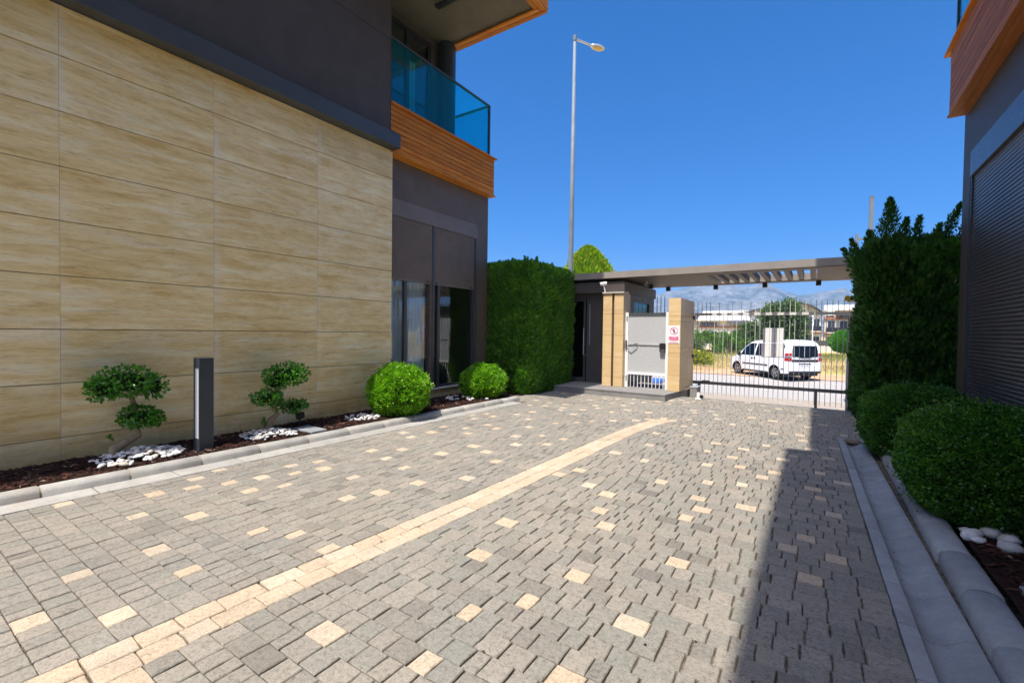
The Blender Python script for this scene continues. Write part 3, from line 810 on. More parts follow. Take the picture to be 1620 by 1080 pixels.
# right bed
box_ball('big dark rounded box bush nearest the camera in the right bed', (1.33, 5.60, .50), (.63, .85, .50), 70000, .026, 'box_leaf_dark', 2.6, core=.88, rough=.07)
box_ball('dark low rounded box bush in front of the right cypress hedge', (1.16, 7.95, .46), (.60, .66, .50), 48000, .026, 'box_leaf_dark', 2.6, core=.88, rough=.07)

# tall hedges: plumes on a rough box
def hedge(name, label, x0, x1, y0, y1, z1, n, mat, ls, w=.2, rough=.06, faces='xyz', updir=.9, core_in=.13, zvar=.1):
    t = thing(name, label, 'hedge', None, ((x0+x1)/2, (y0+y1)/2, 0))
    cx, cy = (x0+x1)/2, (y0+y1)/2; hx, hy = (x1-x0)/2, (y1-y0)/2
    ax = np.array([hy*z1, hy*z1, hx*z1, hx*z1, 2*hx*hy]); ax = ax/ax.sum()
    f = rng.choice(5, n, p=ax); a = rng.random(n)*2-1; b = rng.random(n)
    P = np.zeros((n, 3)); N = np.zeros((n, 3))
    for i, (sx, sy) in enumerate(((1, 0), (-1, 0), (0, 1), (0, -1))):
        m = f == i
        P[m, 0] = sx*hx if sx else a[m]*hx; P[m, 1] = sy*hy if sy else a[m]*hy; P[m, 2] = b[m]*z1
        N[m] = (sx, sy, 0)
    m = f == 4; P[m, 0] = a[m]*hx; P[m, 1] = (b[m]*2-1)*hy; P[m, 2] = z1; N[m] = (0, 0, 1)
    # round the upright edges and the top
    q = np.abs(P[:, :2])/np.array([hx, hy]); rr = np.power(np.power(q[:, 0], 10)+np.power(q[:, 1], 10), 1/10); rr = np.maximum(rr, 1)
    P[:, :2] /= rr[:, None]
    tz = np.clip((P[:, 2]-z1+.35)/.35, 0, 1); P[:, :2] *= (1-.08*tz**2)[:, None]
    bt = np.clip((.35-P[:, 2])/.35, 0, 1); P[:, :2] *= (1-.06*bt)[:, None]
    d = rough*nz(P, 1.6, x0) + rough*.8*nz(P, 4.5, y0) - .10*rng.random(n)**1.5
    P += N*d[:, None]
    P[:, 2] += zvar*nz(P*np.array([1, 1, 0]), 1.3, 3)*(P[:, 2]/z1)
    A = N*.45 + np.array([0, 0, updir]) + rng.normal(size=(n, 3))*.35
    tint = np.clip(.45 + .35*nz(P, 2.4, 8) + .25*rng.normal(size=n) + .15*tz, 0, 1)
    c = MB(); c.box(-hx+core_in, hx-core_in, -hy+core_in, hy-core_in, 0, z1-core_in*1.6)
    leaves('foliage', P, A, ls*(.6+.8*rng.random(n)), w, M[mat], t, tint=tint, core=(c.v, c.f), fold=.1)
    return t
lh = hedge('hedge', 'tall clipped green hedge between the left house and the guard house', -7.95, -5.93, 9.72, 12.35, 3.36, 90000, 'hedge_leaf', .10, rough=.075, core_in=.3)
b = MB()
for k in range(5): b.tube([(-.3+.15*k, -1.0+.5*k, -.05), (-.3+.15*k, -1.0+.5*k, 1.2)], [.05, .03], 7)
b.build('trunk', M['bark'], lh)
# small leaders poking out of the hedge top
def leader(base, tip, n, L, mat, parent, name='shoot'):
    base, tip = np.array(base, float), np.array(tip, float); ax = tip-base; h = np.linalg.norm(ax); ax = ax/h
    tt = rng.random(n); an = rng.random(n)*2*np.pi
    e1 = np.cross(ax, [0.3, 1, .1]); e1 /= np.linalg.norm(e1); e2 = np.cross(ax, e1)
    rads = (1-tt)**.8*L*rng.random(n)
    dirs = np.cos(an)[:, None]*e1 + np.sin(an)[:, None]*e2
    bend = np.sin(tt*2.2+base[0]*5)[:, None]*e1*.04*h
    P = base + ax*(tt*h)[:, None] + bend + dirs*rads[:, None] + ax*(rads*.9)[:, None]
    A = dirs*.55 + ax*1.0 + rng.normal(size=(n, 3))*.25
    b = MB(); b.tube([tuple(base), tuple((base+tip)/2), tuple(tip)], [.012, .008, .003], 5)
    return leaves(name, P, A, .055*(.6+.8*rng.random(n)), .2, mat, parent, core=(b.v, [f for f in b.f if len(f) == 4]), fold=.1)
for k in range(34):
    xx, yy = rnd.uniform(-.5, .85), rnd.uniform(-1.2, 1.1)
    leader((xx, yy, 3.2), (xx+rnd.uniform(-.05, .05), yy+rnd.uniform(-.05, .05), 3.42+rnd.uniform(.04, .16)), 160, .06, M['hedge_leaf'], lh)
rh = hedge('cypress_hedge', 'tall dark cypress hedge with wild shoots on top, right of the gate', .74, 1.95, 10.0, 11.9, 3.1, 62000, 'cypress_leaf', .12, rough=.13, core_in=.3, zvar=.25)
for (bx_, by_, bz, tx_, ty_, tz_, n, L) in ((-.42, -.7, 2.7, -.30, -.75, 3.98, 2300, .30), (-.62, -.8, 2.4, -.86, -.85, 3.30, 900, .20), (-.60, -.3, 2.6, -.95, -.5, 3.20, 700, .18), (-.2, -.7, 2.8, -.04, -.7, 3.62, 900, .18), (.08, -.6, 2.9, .13, -.6, 3.66, 700, .14), (.3, -.6, 2.8, .58, -.7, 3.78, 1100, .16), (.2, -.8, 2.8, .33, -.85, 3.45, 600, .14),
     (.45, -.5, 2.7, .78, -.6, 3.62, 1500, .22), (.55, -.5, 2.6, .95, -.75, 3.66, 1500, .22), (-.55, -.9, 2.2, -.80, -1.0, 2.95, 900, .2), (-.05, 0, 2.9, -.1, 0, 3.5, 700, .2), (-.55, -.2, 2.9, -.55, -.2, 3.55, 900, .2)):
    leader((bx_, by_, bz), (tx_, ty_, tz_), n, L, M['cypress_leaf'], rh)
MB().tube([(0, 0, -.05), (0, 0, 2)], [.08, .05], 8).build('trunk', M['bark'], rh)

# ------------------------------------------------------------------ cloud-pruned ficus trees
def ficus(label, base, trunk, rs, pads, shoots):
    t = thing('topiary_tree', label, 'tree', None, base); rs = [q*.78 for q in rs]; pads = [(c, tuple(x*.93 for x in r), n) for c, r, n in pads]
    MB().tube(trunk, rs, 10).build('trunk', M['ficus_bark'], t, smooth=True)
    for (c, r, n) in pads:
        MB().tube([trunk[-1], ((trunk[-1][0]+c[0])/2, (trunk[-1][1]+c[1])/2, c[2]-r[2]*.6), c], [.025, .018, .01], 6).build('limb', M['ficus_bark'], t)
        u = unit(n); R_ = (1 + .12*nz(u, 2.5, c[1]*3) + .1*nz(u, 7, 2) - .35*rng.random(n)**2)
        P = np.array(c) + u*R_[:, None]*np.array(r)
        A = u*.7 + rng.normal(size=u.shape)*.6 + np.array([0, 0, .15])
        cr_ = ellip_core(c, r, .6)
        leaves('crown', P, A, .048*(.6+.6*rng.random(n)), .34, M['ficus_leaf'], t, core=cr_, fold=.15)
    for (a, c_, n) in shoots:
        b = np.array(a); d = np.array(c_)-b; tt = rng.random(n)
        leaves('shoot', b+d*tt[:, None], d/np.linalg.norm(d)*.6+rng.normal(size=(n, 3))*.7, np.full(n, .045), .34, M['ficus_leaf'], t)
    return t
ficus('two tiered ficus topiary with a broad flat top, left of the bollard light', (-6.68, 1.93, .09),
      [(0, -.12, -.05), (0, -.10, .1), (.0, .0, .16), (0, .12, .22), (0, .10, .32), (0, .04, .42), (.02, .08, .55), (0, .05, .7)], [.09, .075, .06, .042, .036, .032, .026, .02],
      [((.05, -.02, .87), (.29, .33, .19), 950), ((.08, .24, .80), (.2, .14, .15), 300), ((.05, -.22, .80), (.22, .16, .13), 300), ((.07, .10, .45), (.22, .20, .13), 520), ((.04, .25, .40), (.13, .12, .09), 200)], [((0, -.14, .2), (.05, -.17, .27), 18)])
ficus('three tiered ficus topiary right of the bollard light', (-6.55, 3.56, .09),
      [(0, -.08, -.05), (0, -.04, .08), (0, .0, .18), (0, .10, .26), (0, .04, .34), (0, .06, .5), (0, .1, .65)], [.09, .075, .06, .045, .04, .035, .025],
      [((.03, .22, .83), (.27, .34, .18), 850), ((.03, .05, .72), (.16, .16, .14), 220), ((.05, -.10, .52), (.20, .20, .12), 420), ((.02, .08, .45), (.1, .09, .14), 140), ((.0, .36, .34), (.18, .21, .10), 400)], [((0, -.1, .1), (.05, -.13, .22), 24)])

# ------------------------------------------------------------------ white pebbles round the shrubs
peb = []
for s in range(7):
    r = random.Random(90+s); b = MB(); b.ball((0, 0, 0), (1, .72, .5), 8, 6)
    b.v = [tuple(Vector(v)*(1 + .28*noise.noise(Vector(v)*1.1+Vector((s*9, 0, 0))))) for v in b.v]
    o = b.build('pebble', M['white_stone'], smooth=True); peb.append(o.data); bpy.data.objects.remove(o)
def pebble_pile(label, group, cx, cy, rx, ry, n, s0, s1, hgt=.05, keep=None):
    k = 0; placed = []
    while k < n:
        a, q = rnd.uniform(0, 6.283), math.sqrt(rnd.random()); x, y = cx+rx*q*math.cos(a), cy+ry*q*math.sin(a)
        if keep and not keep(x, y): n -= .2; continue
        s = rnd.uniform(s0, s1)
        if any((x-p)**2+(y-r_)**2 < (.5*(s+t_))**2 for p, r_, t_ in placed) and rnd.random() < .85: n -= .06; continue
        placed.append((x, y, s))
        z = .095 + s*.35 + hgt*(1-q)*rnd.uniform(.2, 1)
        o = inst('pebble', rnd.choice(peb), None, (x, y, z), (rnd.uniform(-.4, .4), rnd.uniform(-.4, .4), rnd.uniform(0, 6.3)), (s*rnd.uniform(.85, 1.25), s*rnd.uniform(.7, 1.1), s*rnd.uniform(.7, 1.2)))
        tag(o, label, 'pebble', group); k += 1
kp_ = lambda x, y: x < xleft(y)-.53
pebble_pile('white pebble in the pile at the foot of the broad two tiered topiary', 'white pebbles round the two tiered topiary', -6.46, 2.0, .40, .42, 150, .028, .047, .10, kp_)
pebble_pile('white pebble in the pile at the foot of the three tiered topiary', 'white pebbles round the three tiered topiary', -6.40, 3.46, .36, .36, 110, .026, .045, .08, kp_)
pebble_pile('white pebble lying left of the larger ball bush by the wall end', 'white pebbles by the larger ball bush', -6.40, 5.05, .28, .28, 38, .032, .055, .04, kp_)
pebble_pile('white pebble beside the smaller ball bush under the window', 'white pebbles round the smaller ball bush', -6.5, 8.2, .5, .75, 46, .03, .055, .02, lambda x, y: kp_(x, y) and abs(y-8.4) > .3)
pebble_pile('pale flat pebble at the foot of the big dark bush on the right', 'pebbles in front of the big right bush', 1.35, 4.78, .34, .22, 17, .04, .085, .01)
pebble_pile('white pebble beside the stone plate in the right bed', 'white pebbles in the near right corner', 1.25, 3.42, .26, .22, 14, .045, .09, .02)

# ------------------------------------------------------------------ bollard light, spotlight, plates
bl = thing('bollard_light', 'square charcoal bollard light with white side window between the two topiaries', 'bollard', None, (-6.335, 2.6, .07))
b = MB(); b.box(-.08, .08, -.08, .08, 0, .16); b.box(-.08, .08, -.058, .08, .16, 1.03); b.box(-.08, -.05, -.08, -.058, .16, 1.03); b.box(.055, .08, -.08, -.058, .16, 1.03); b.box(-.08, .08, -.08, .08, 1.03, 1.155)
b.build('housing', M['charcoal_metal'], bl)
MB().box(-.05, .055, -.075, -.0585, .16, 1.03).build('diffuser', M['diffuser'], bl)
MB().box(-.13, .13, -.13, .13, -.02, .012).build('foot_plate', M['charcoal_metal'], bl, bevel=.004)
sp = thing('garden_spotlight', 'small black garden spotlight behind the three tiered topiary', 'spotlight', None, (-6.62, 4.05, .09))
MB().tube([(0, 0, 0), (0, 0, .12)], .012, 8).build('stake', M['black_plastic'], sp)
MB().tube([(-.02, -.05, .16), (0, 0, .17), (.02, .06, .18)], [.05, .055, .045], 12).build('lamp_head', M['black_plastic'], sp)
tag(MB().box(-6.5, -6.02, 3.86, 4.12, .085, .115).build('stone_plate', M['concrete_slab'], bevel=.006), 'grey square stone plate lying right of the three tiered topiary', 'plate')
tag(MB().box(1.06, 1.75, 3.55, 3.95, .085, .125).build('stone_plate', M['concrete_slab'], bevel=.006), 'grey stone plate lying in the right bed next to white pebbles', 'plate')
dc = tag(MB().ball((.52, 8.62, .0), (.13, .09, .035), 10, 6).build('dry_clump', M['bark'], smooth=True), 'clump of dry leaves at the far end of the right drain channel', 'debris')

# ------------------------------------------------------------------ entrance: step, guard house, pillars, canopy, gates
st = tag(empty('entrance_step'), 'low grey stone step carrying the pillars and the small gate', 'step')
b = MB(); b.prism([(-6.0, 11.06), (-2.93, 11.06), (-2.70, 13.5), (-6.0, 13.5)], -.1, .115); b.build('riser', M['step_stone'], st)
ex = [-6.0, -4.97, -3.95, -2.935]
for a, c_ in zip(ex[:-1], ex[1:]):
    for (y0, y1) in ((11.05, 11.62), (11.625, 13.5)):
        dx0 = .098*(y0-11.05)*(c_ == ex[-1]); dx1 = .098*(y1-11.05)*(c_ == ex[-1])
        MB().prism([(a+.003, y0), (c_-.003+dx0+(.01 if c_ == ex[-1] else 0), y0), (c_-.003+dx1+(.01 if c_ == ex[-1] else 0), y1), (a+.003, y1)], .117, .15).build('tread_slab', M['step_stone'], st, bevel=.003)

gh = thing('guard_house', 'dark guard house with flat roof and glass door left of the small gate', 'guard house')
b = MB(); b.box(-5.56, -4.80, 12.45, 12.6, .1, 2.75); b.box(-6.9, -6.14, 12.45, 12.6, .1, 2.75); b.box(-6.14, -5.56, 12.45, 12.6, 2.62, 2.75)
b.box(-6.9, -6.8, 12.6, 15.2, -.1, 2.75); b.box(-6.8, -4.45, 15.1, 15.2, -.1, 2.75)
b.box(-4.55, -4.45, 12.6, 13.2, -.1, 2.75); b.box(-4.55, -4.45, 14.7, 15.1, -.1, 2.75); b.box(-4.55, -4.45, 13.2, 14.7, -.1, 1.3); b.box(-4.55, -4.45, 13.2, 14.7, 2.55, 2.75)
b.build('wall', M['guard_dark'], gh)
MB().box(-6.8, -4.55, 12.6, 15.1, -.05, .14).build('floor', M['room_dark'], gh)
MB().box(-7.0, -4.42, 12.28, 15.3, 2.752, 3.06).build('roof', M['guard_dark'], gh, bevel=.008)
bx('window', (-4.51, -4.49, 13.2, 14.7, 1.3, 2.55), M['teal_glass'], gh)
b = MB(); b.box(-6.14, -6.08, 12.46, 12.54, .15, 2.62); b.box(-5.72, -5.66, 12.46, 12.54, .15, 2.62); b.box(-6.08, -5.72, 12.46, 12.54, 2.54, 2.62); b.box(-6.08, -5.72, 12.46, 12.54, .15, .28)
b.box(-5.62, -5.56, 12.46, 12.54, .15, 2.62); b.box(-5.66, -5.62, 12.46, 12.54, .9, .96)
dr = b.build('door_frame', M['frame_grey'], gh)
bx('pane', (-6.08, -5.72, 12.495, 12.505, .28, 2.54), M['door_glass'], dr)
bx('pane', (-5.66, -5.62, 12.495, 12.505, .15, 2.62), M['door_glass'], dr)
MB().tube([(-5.69, 12.41, .95), (-5.69, 12.41, 1.75)], .014, 8).build('door_handle', M['silver_grey'], dr)
MB().box(-5.52, -5.50, 12.42, 12.448, 1.25, 2.45).build('light_strip', M['silver_grey'], gh)

def pillar(name, label, boxes, joints, z1, sidej=()):
    t = thing(name, label, 'pillar')
    for (x0, x1, y0, y1) in boxes:
        c = bx('core', (x0+.02, x1-.02, y0+.02, y1-.02, .1, z1-.01), M['joint_sand'], t)
        zs = [.152]+joints+[z1]
        for a, c_ in zip(zs[:-1], zs[1:]):
            MB().box(x0, x1, y0, y0+.019, a+.003, c_-.003).build('slab', M['travertine_pillar'], t, bevel=.002)
            ys = [y0+.02] + [q for q in sidej] + [y1-.02]
            for p_, q_ in zip(ys[:-1], ys[1:]):
                MB().box(x1-.019, x1, p_+.002, q_-.002, a+.003, c_-.003).build('slab', M['travertine_pillar'], t)
                MB().box(x0, x0+.019, p_+.002, q_-.002, a+.003, c_-.003).build('slab', M['travertine_pillar'], t)
            MB().box(x0, x1, y1-.019, y1, a+.003, c_-.003).build('slab', M['travertine_pillar'], t)
        MB().box(x0+.002, x1-.002, y0+.002, y1-.002, z1-.002, z1+.012).build('cap', M['travertine_pillar'], t)
    return t
pa = pillar('stone_pillar', 'taller travertine pillar split by a dark slot, left of the small gate', [(-4.88, -4.625, 11.9, 12.44), (-4.56, -4.30, 11.9, 12.44)], [.42, .95, 1.55, 2.13, 2.25], 2.68)
MB().box(-4.624, -4.561, 11.96, 12.44, .15, 2.68).build('slot', M['post_brown'], pa)
MB().prism([(11.86, 2.695), (11.86, 2.725), (12.25, 2.75), (12.25, 2.695)], -4.90, -4.28, 'x').build('top_strip', M['stone_cap'], pa, fixn=True)
pb = pillar('stone_pillar', 'shorter travertine pillar with a no entry sign between the two gates', [(-3.10, -2.80, 11.87, 13.42)], [.42, .55, 1.12, 1.25, 1.93, 2.06], 2.50, [12.3, 12.75, 13.1])
MB().tube([(-2.80, 13.3, 1.0), (-2.765, 13.3, 1.0)], .06, 14).build('photocell', M['black_plastic'], pb)
MB().tube([(-2.80, 13.32, 2.06), (-2.76, 13.32, 2.06)], .05, 12).build('photocell', M['black_plastic'], pb)

sg = thing('sign', 'white and red no entry sign on the shorter pillar', 'sign', None, (-2.955, 11.868, 1.595))
MB().box(-.137, .137, -.006, 0, -.225, .222).build('plate', M['sign_white'], sg)
b = MB(); n = 32
for k in range(n):
    a0, a1 = 2*math.pi*k/n, 2*math.pi*(k+1)/n
    P = [(math.cos(a)*r, math.sin(a)*r+.085) for a, r in ((a0, .098), (a1, .098), (a1, .084), (a0, .084))]
    b.prism(P, -.0085, -.0065, 'y')
c45 = .7071
b.prism([(-.062*c45-.088*c45+.035, .085+.06*c45+.062*c45-.035), (-.062, .155), (.068, .025), (.060, .017)], -.0105, -.0088, 'y')
b.build('prohibition_ring', M['sign_red'], sg, fixn=True)
b = MB(); b.prism([(-.016, .02), (-.004, .02), (-.002, .075), (.006, .02), (.016, .02), (.012, .085), (.022, .075), (.026, .082), (.012, .115), (-.014, .115), (-.03, .085), (-.024, .08), (-.012, .098)], -.0083, -.0067, 'y')
b.prism([(.014*math.cos(a)-.002, .132+.014*math.sin(a)) for a in [k*math.pi/6 for k in range(12)]], -.0083, -.0067, 'y')
b.build('pictogram', M['sign_black'], sg, fixn=True)
MB().box(-.118, .112, -.009, -.0065, -.15, -.055).build('band', M['sign_band'], sg)
MB().box(-.118, .112, -.009, -.0065, -.208, -.198).build('band', M['sign_band'], sg)
def text(name, s, size, loc, mat, parent, rot=(math.pi/2, 0, 0), ext=.0006):
    cu_ = bpy.data.curves.new(name, 'FONT'); cu_.body = s; cu_.size = size; cu_.align_x = 'CENTER'; cu_.align_y = 'CENTER'; cu_.extrude = ext
    cu_.materials.append(mat)
    tmp = bpy.data.objects.new(name, cu_); COL.objects.link(tmp)
    bpy.context.view_layer.update()
    me = bpy.data.meshes.new_from_object(tmp.evaluated_get(bpy.context.evaluated_depsgraph_get())); bpy.data.objects.remove(tmp)
    o = bpy.data.objects.new(name, me); COL.objects.link(o); o.parent = parent; o.location = loc; o.rotation_euler = rot; return o
text('lettering', 'İZİNSİZ', .034, (-.003, -.0098, -.079), M['sign_white'], sg)
text('lettering', 'GİRMEK YASAKTIR', .026, (-.003, -.0098, -.120), M['sign_white'], sg)
text('lettering', 'LÜTFEN ZİLE BASINIZ', .015, (-.003, -.0075, -.178), M['sign_red'], sg)

# canopy
can = thing('entrance_canopy', 'long flat grey canopy with open cross fins spanning over the gates', 'canopy')
CZ0, CZ1 = 3.15, 3.325
b = MB(); b.box(-7.05, -2.38, 12.2, 15.42, CZ0, CZ1); b.build('solid_panel', M['canopy_paint'], can)
b = MB(); b.box(.02, 2.3, 12.2, 15.42, CZ0, CZ1); b.build('solid_panel', M['canopy_paint'], can)
MB().box(-2.3795, .0195, 12.2, 12.66, CZ0, CZ1).build('front_beam', M['canopy_paint'], can)
MB().box(-2.3795, .0195, 14.95, 15.42, CZ0, CZ1).build('back_beam', M['canopy_paint'], can)
fin = None
for k in range(9):
    x = -2.377 + .175 + k*.2685
    if fin is None:
        o = MB().box(-.06, .06, 12.663, 14.947, CZ0+.003, CZ1-.004).build('fin', M['canopy_brown'], can); fin = o.data; o.location.x = x
    else: inst('fin', fin, can, (x, 0, 0))
for z in (CZ0,):
    MB().box(-7.04, -2.40, 12.23, 15.40, z-.012, z-.002).build('soffit', M['canopy_brown'], can)
    MB().box(.04, 2.29, 12.23, 15.40, z-.012, z-.002).build('soffit', M['canopy_brown'], can)
    MB().box(-2.398, .038, 12.23, 12.655, z-.012, z-.002).build('soffit', M['canopy_brown'], can)
    MB().box(-2.398, .038, 14.955, 15.40, z-.012, z-.002).build('soffit', M['canopy_brown'], can)
MB().box(.87, .95, 14.05, 14.13, -.3, CZ0-.014).build('support_post', M['post_brown'], can)
cubes = [(-4.27, 14.25, 'by the guard house roof'), (-4.02, 15.30, 'above the small gate'), (-2.58, 15.32, 'left of the fins'), (-1.24, 15.30, 'below the middle of the fins'), (.07, 15.26, 'right of the fins')]
cl = None
for (x, y, w) in cubes:
    t = thing('ceiling_lamp', 'small black cube lamp under the canopy, ' + w, 'lamp', 'cube lamps under the canopy', (x, y, CZ0-.012))
    if cl is None:
        h = MB().box(-.062, .062, -.062, .062, -.13, -.012).build('housing', M['black_plastic'], t, bevel=.004); l = MB().tube([(0, 0, -.132), (0, 0, -.126)], .045, 12).build('lens', M['diffuser'], t)
        mt = MB().box(-.05, .05, -.05, .05, -.012, 0).build('mount', M['black_plastic'], t); cl = (h.data, l.data, mt.data)
    else:
        for nm, me in zip(('housing', 'lens', 'mount'), cl): inst(nm, me, t, (0, 0, 0))
def cctv(label, loc, d, mount):
    t = thing('security_camera', label, 'camera', None, loc)
    b = MB(); b.tube([(-.09*d[0], -.09*d[1], .01), (.09*d[0], .09*d[1], -.02)], .045, 12); b.build('body', M['white_paint'], t)
    MB().tube([(.09*d[0], .09*d[1], -.02), (.098*d[0], .098*d[1], -.0213)], .036, 12).build('lens', M['black_plastic'], t)
    MB().tube([(0, 0, -.03)] + mount, .016, 8).build('bracket', M['white_paint'], t)
cctv('white bullet security camera on a bracket at the top left of the split pillar', (-4.92, 11.97, 2.98), (-.8, -.6), [(0.02, .03, -.12), (.04, .06, -.25)])
cctv('small white security camera under the canopy beside the guard house roof', (-4.1, 13.25, 3.03), (.7, -.7), [(0, 0, .05), (0, 0, .105)])

# pedestrian gate
pg = thing('pedestrian_gate', 'small light grey gate with perforated panel between the two stone pillars', 'gate', None, (0, 0, 0))
GY = 12.1
fr = MB(); fr.box(-4.295, -4.215, GY-.03, GY+.03, .152, 2.17); fr.box(-3.215, -3.15, GY-.03, GY+.03, .152, 2.17)
fr.build('frame', M['white_paint'], pg)
MB().box(-4.213, -3.217, GY-.025, GY+.025, 2.10, 2.155).build('top_rail', M['frame_grey'], pg)
MB().box(-4.213, -3.217, GY-.025, GY+.025, .50, .565).build('bottom_rail', M['white_paint'], pg)
MB().box(-4.213, -3.217, GY-.022, GY+.022, 1.30, 1.335).build('middle_rail', M['perforated_metal'], pg)
MB().box(-4.213, -3.217, GY+.001, GY+.011, .567, 1.298).build('panel', M['perforated_metal'], pg)
MB().box(-4.213, -3.217, GY+.001, GY+.011, 1.337, 2.098).build('panel', M['perforated_metal'], pg)
pk = MB(); pk.tube([(0, 0, 0), (0, 0, .40), (0, 0, .45)], [.0115, .0115, .002], 6); pkm = None
for k in range(10):
    x = -4.15 + k*.0985
    if pkm is None: o = pk.build('picket', M['charcoal_metal'], pg); pkm = o.data; o.location = (x, GY, 2.156)
    else: inst('picket', pkm, pg, (x, GY, 2.156))
pk2 = MB(); pk2.tube([(0, 0, 0), (0, 0, .34)], .0105, 6); pkm2 = None
for k in range(10):
    x = -4.14 + k*.0975
    if pkm2 is None: o = pk2.build('lower_picket', M['white_paint'], pg); pkm2 = o.data; o.location = (x, GY, .158)
    else: inst('lower_picket', pkm2, pg, (x, GY, .158))
MB().box(-3.36, -3.205, GY-.085, GY-.031, 1.13, 1.36).build('lock_box', M['black_plastic'], pg, bevel=.012)
MB().box(-3.34, -3.22, GY-.092, GY-.086, 1.135, 1.20).build('lock_plate', M['frame_grey'], pg)
b = MB(); b.tube([(-4.26, GY-.05, 1.18), (-4.26, GY-.05, 1.42)], .022, 8); b.tube([(-4.26, GY-.06, 1.27), (-4.13, GY-.10, 1.26), (-3.98, GY-.075, 1.33), (-3.96, GY-.03, 1.34)], .012, 6)
b.build('gate_closer', M['frame_grey'], pg)
for z in (.42, 2.03): MB().tube([(-4.25, GY-.04, z-.05), (-4.25, GY-.04, z+.05)], .022, 8).build('hinge', M['silver_grey'], pg)
tag(MB().box(-6.9, -5.6, 19.9, 21.4, -.66, -.45).build('plastic_pallet', M['blue_plastic'], bevel=.01), 'blue plastic pallet on the ground behind the small gate', 'pallet')

# sliding gate
sg_ = thing('sliding_gate', 'wide barred sliding gate of thin pickets with two plain plates, closing the driveway', 'gate', None, (0, 0, 0))
GY = 13.72
MB().box(-2.84, .90, GY-.03, GY+.03, 2.135, 2.205).build('top_rail', M['gate_rail'], sg_)
MB().box(-2.86, .97, GY-.035, GY+.035, .205, .285).build('bottom_rail', M['rail_shaded'], sg_)
MB().box(-2.62, -2.42, GY-.045, GY+.045, .286, .31).build('rail_cover', M['rail_shaded'], sg_)
pk = MB(); pk.box(-.0068, .0068, -.0068, .0068, -.14, 2.48); pk.add([(-.0068, -.0068, 2.48), (.0068, -.0068, 2.48), (.0068, .0068, 2.48), (-.0068, .0068, 2.48), (0, 0, 2.53)], [(0, 1, 4), (1, 2, 4), (2, 3, 4), (3, 0, 4)])
pkm = None
NP = 33
for k in range(NP):
    x = -2.78 + k*(3.60/(NP-1))
    if pkm is None: o = pk.build('picket', M['gate_metal'], sg_); pkm = o.data; o.location = (x, GY+.045, 0)
    else: inst('picket', pkm, sg_, (x, GY+.045+rnd.uniform(-.002, .002), rnd.uniform(-.006, .006)), (0, rnd.uniform(-.002, .002), 0))
MB().box(-1.135, -.66, GY+.056, GY+.062, 1.405, 1.80).build('plate', M['white_paint'], sg_)
MB().box(-1.165, -.64, GY+.056, GY+.062, 1.02, 1.398).build('plate', M['white_paint'], sg_)
for (x, ) in ((.07,), (-2.70,)):
    MB().box(x-.03, x+.03, GY-.03, GY+.03, -.20, .203).build('leg', M['rail_shaded'], sg_)
    MB().tube([(x, GY-.02, -.235), (x, GY+.02, -.235)], .05, 14).build('roller', M['black_plastic'], sg_)
MB().box(.82, .90, GY-.05, GY+.05, .10, .36).build('catch', M['charcoal_metal'], sg_)
gd = thing('gate_guide', 'white gate guide roller on the paving beside the step corner', 'bracket', None, (-2.36, 11.98, 0))
MB().box(-.035, .035, -.03, .03, 0, .16).build('bracket', M['white_paint'], gd); MB().box(-.07, .07, -.06, .06, 0, .02).build('foot', M['white_paint'], gd)
MB().tube([(.07, -.03, .06), (.07, .03, .06)], .045, 12).build('roller', M['black_plastic'], gd)
sb_ = thing('gate_motor', 'grey gate motor box behind the step beside the shorter pillar', 'motor', None, (-2.62, 12.9, 0))
MB().box(-.10, .08, -.22, .22, -.1, .20).build('housing', M['step_stone'], sb_, bevel=.01)
MB().box(-.11, .09, -.23, .23, .202, .215).build('cover', M['silver_grey'], sb_, bevel=.003)

rp = thing('gate_pillar', 'dark brown pillar catching the right end of the sliding gate', 'pillar')
MB().box(.71, .73, 14.0, 14.55, -.5, 2.055).build('edge_strip', M['step_stone'], rp); MB().box(.732, 1.1, 14.0, 14.55, -.5, 2.05).build('shaft', M['post_brown'], rp); MB().box(.69, 1.12, 13.98, 14.57, 2.057, 2.075).build('cap', M['step_stone'], rp)
wl_ = thing('warning_lamp', 'yellow rimmed warning lamp on the canopy post above the gate', 'lamp', None, (.79, 13.96, 2.54))
b = MB(); b.tube([(-.145, -.03, 0), (-.105, 0, 0)], .068, 14); b.build('rim', M['yellow_plastic'], wl_)
MB().tube([(-.104, 0, 0), (.05, 0, 0)], .05, 14).build('body', M['dark_frame'], wl_)
MB().box(-.12, .05, -.07, .05, -.095, -.06).build('bracket', M['yellow_plastic'], wl_)
tp = thing('steel_post', 'grey square steel post rising behind the right cypress hedge', 'post')
MB().box(1.045, 1.13, 14.0, 14.085, -.5, 4.98).build('post', M['galvanised'], tp); MB().box(1.04, 1.135, 13.995, 14.09, 4.982, 5.0).build('cap', M['galvanised'], tp)
MB().box(.80, .86, 14.2, 14.26, 2.9, 4.15).build('post', M['galvanised'], tp); MB().box(.86, 1.045, 14.2, 14.24, 4.0, 4.05).build('brace', M['galvanised'], tp)
mp = thing('meter_post', 'white meter box on a low brick base just outside the gate', 'post', None, (1.06, 19.2, -.68))
MB().box(-.12, .2, -.1, .15, 0, .38).build('base', M['brown_trim'], mp); MB().box(-.13, .2, -.12, .16, .382, 1.55).build('box', M['white_paint'], mp, bevel=.01)

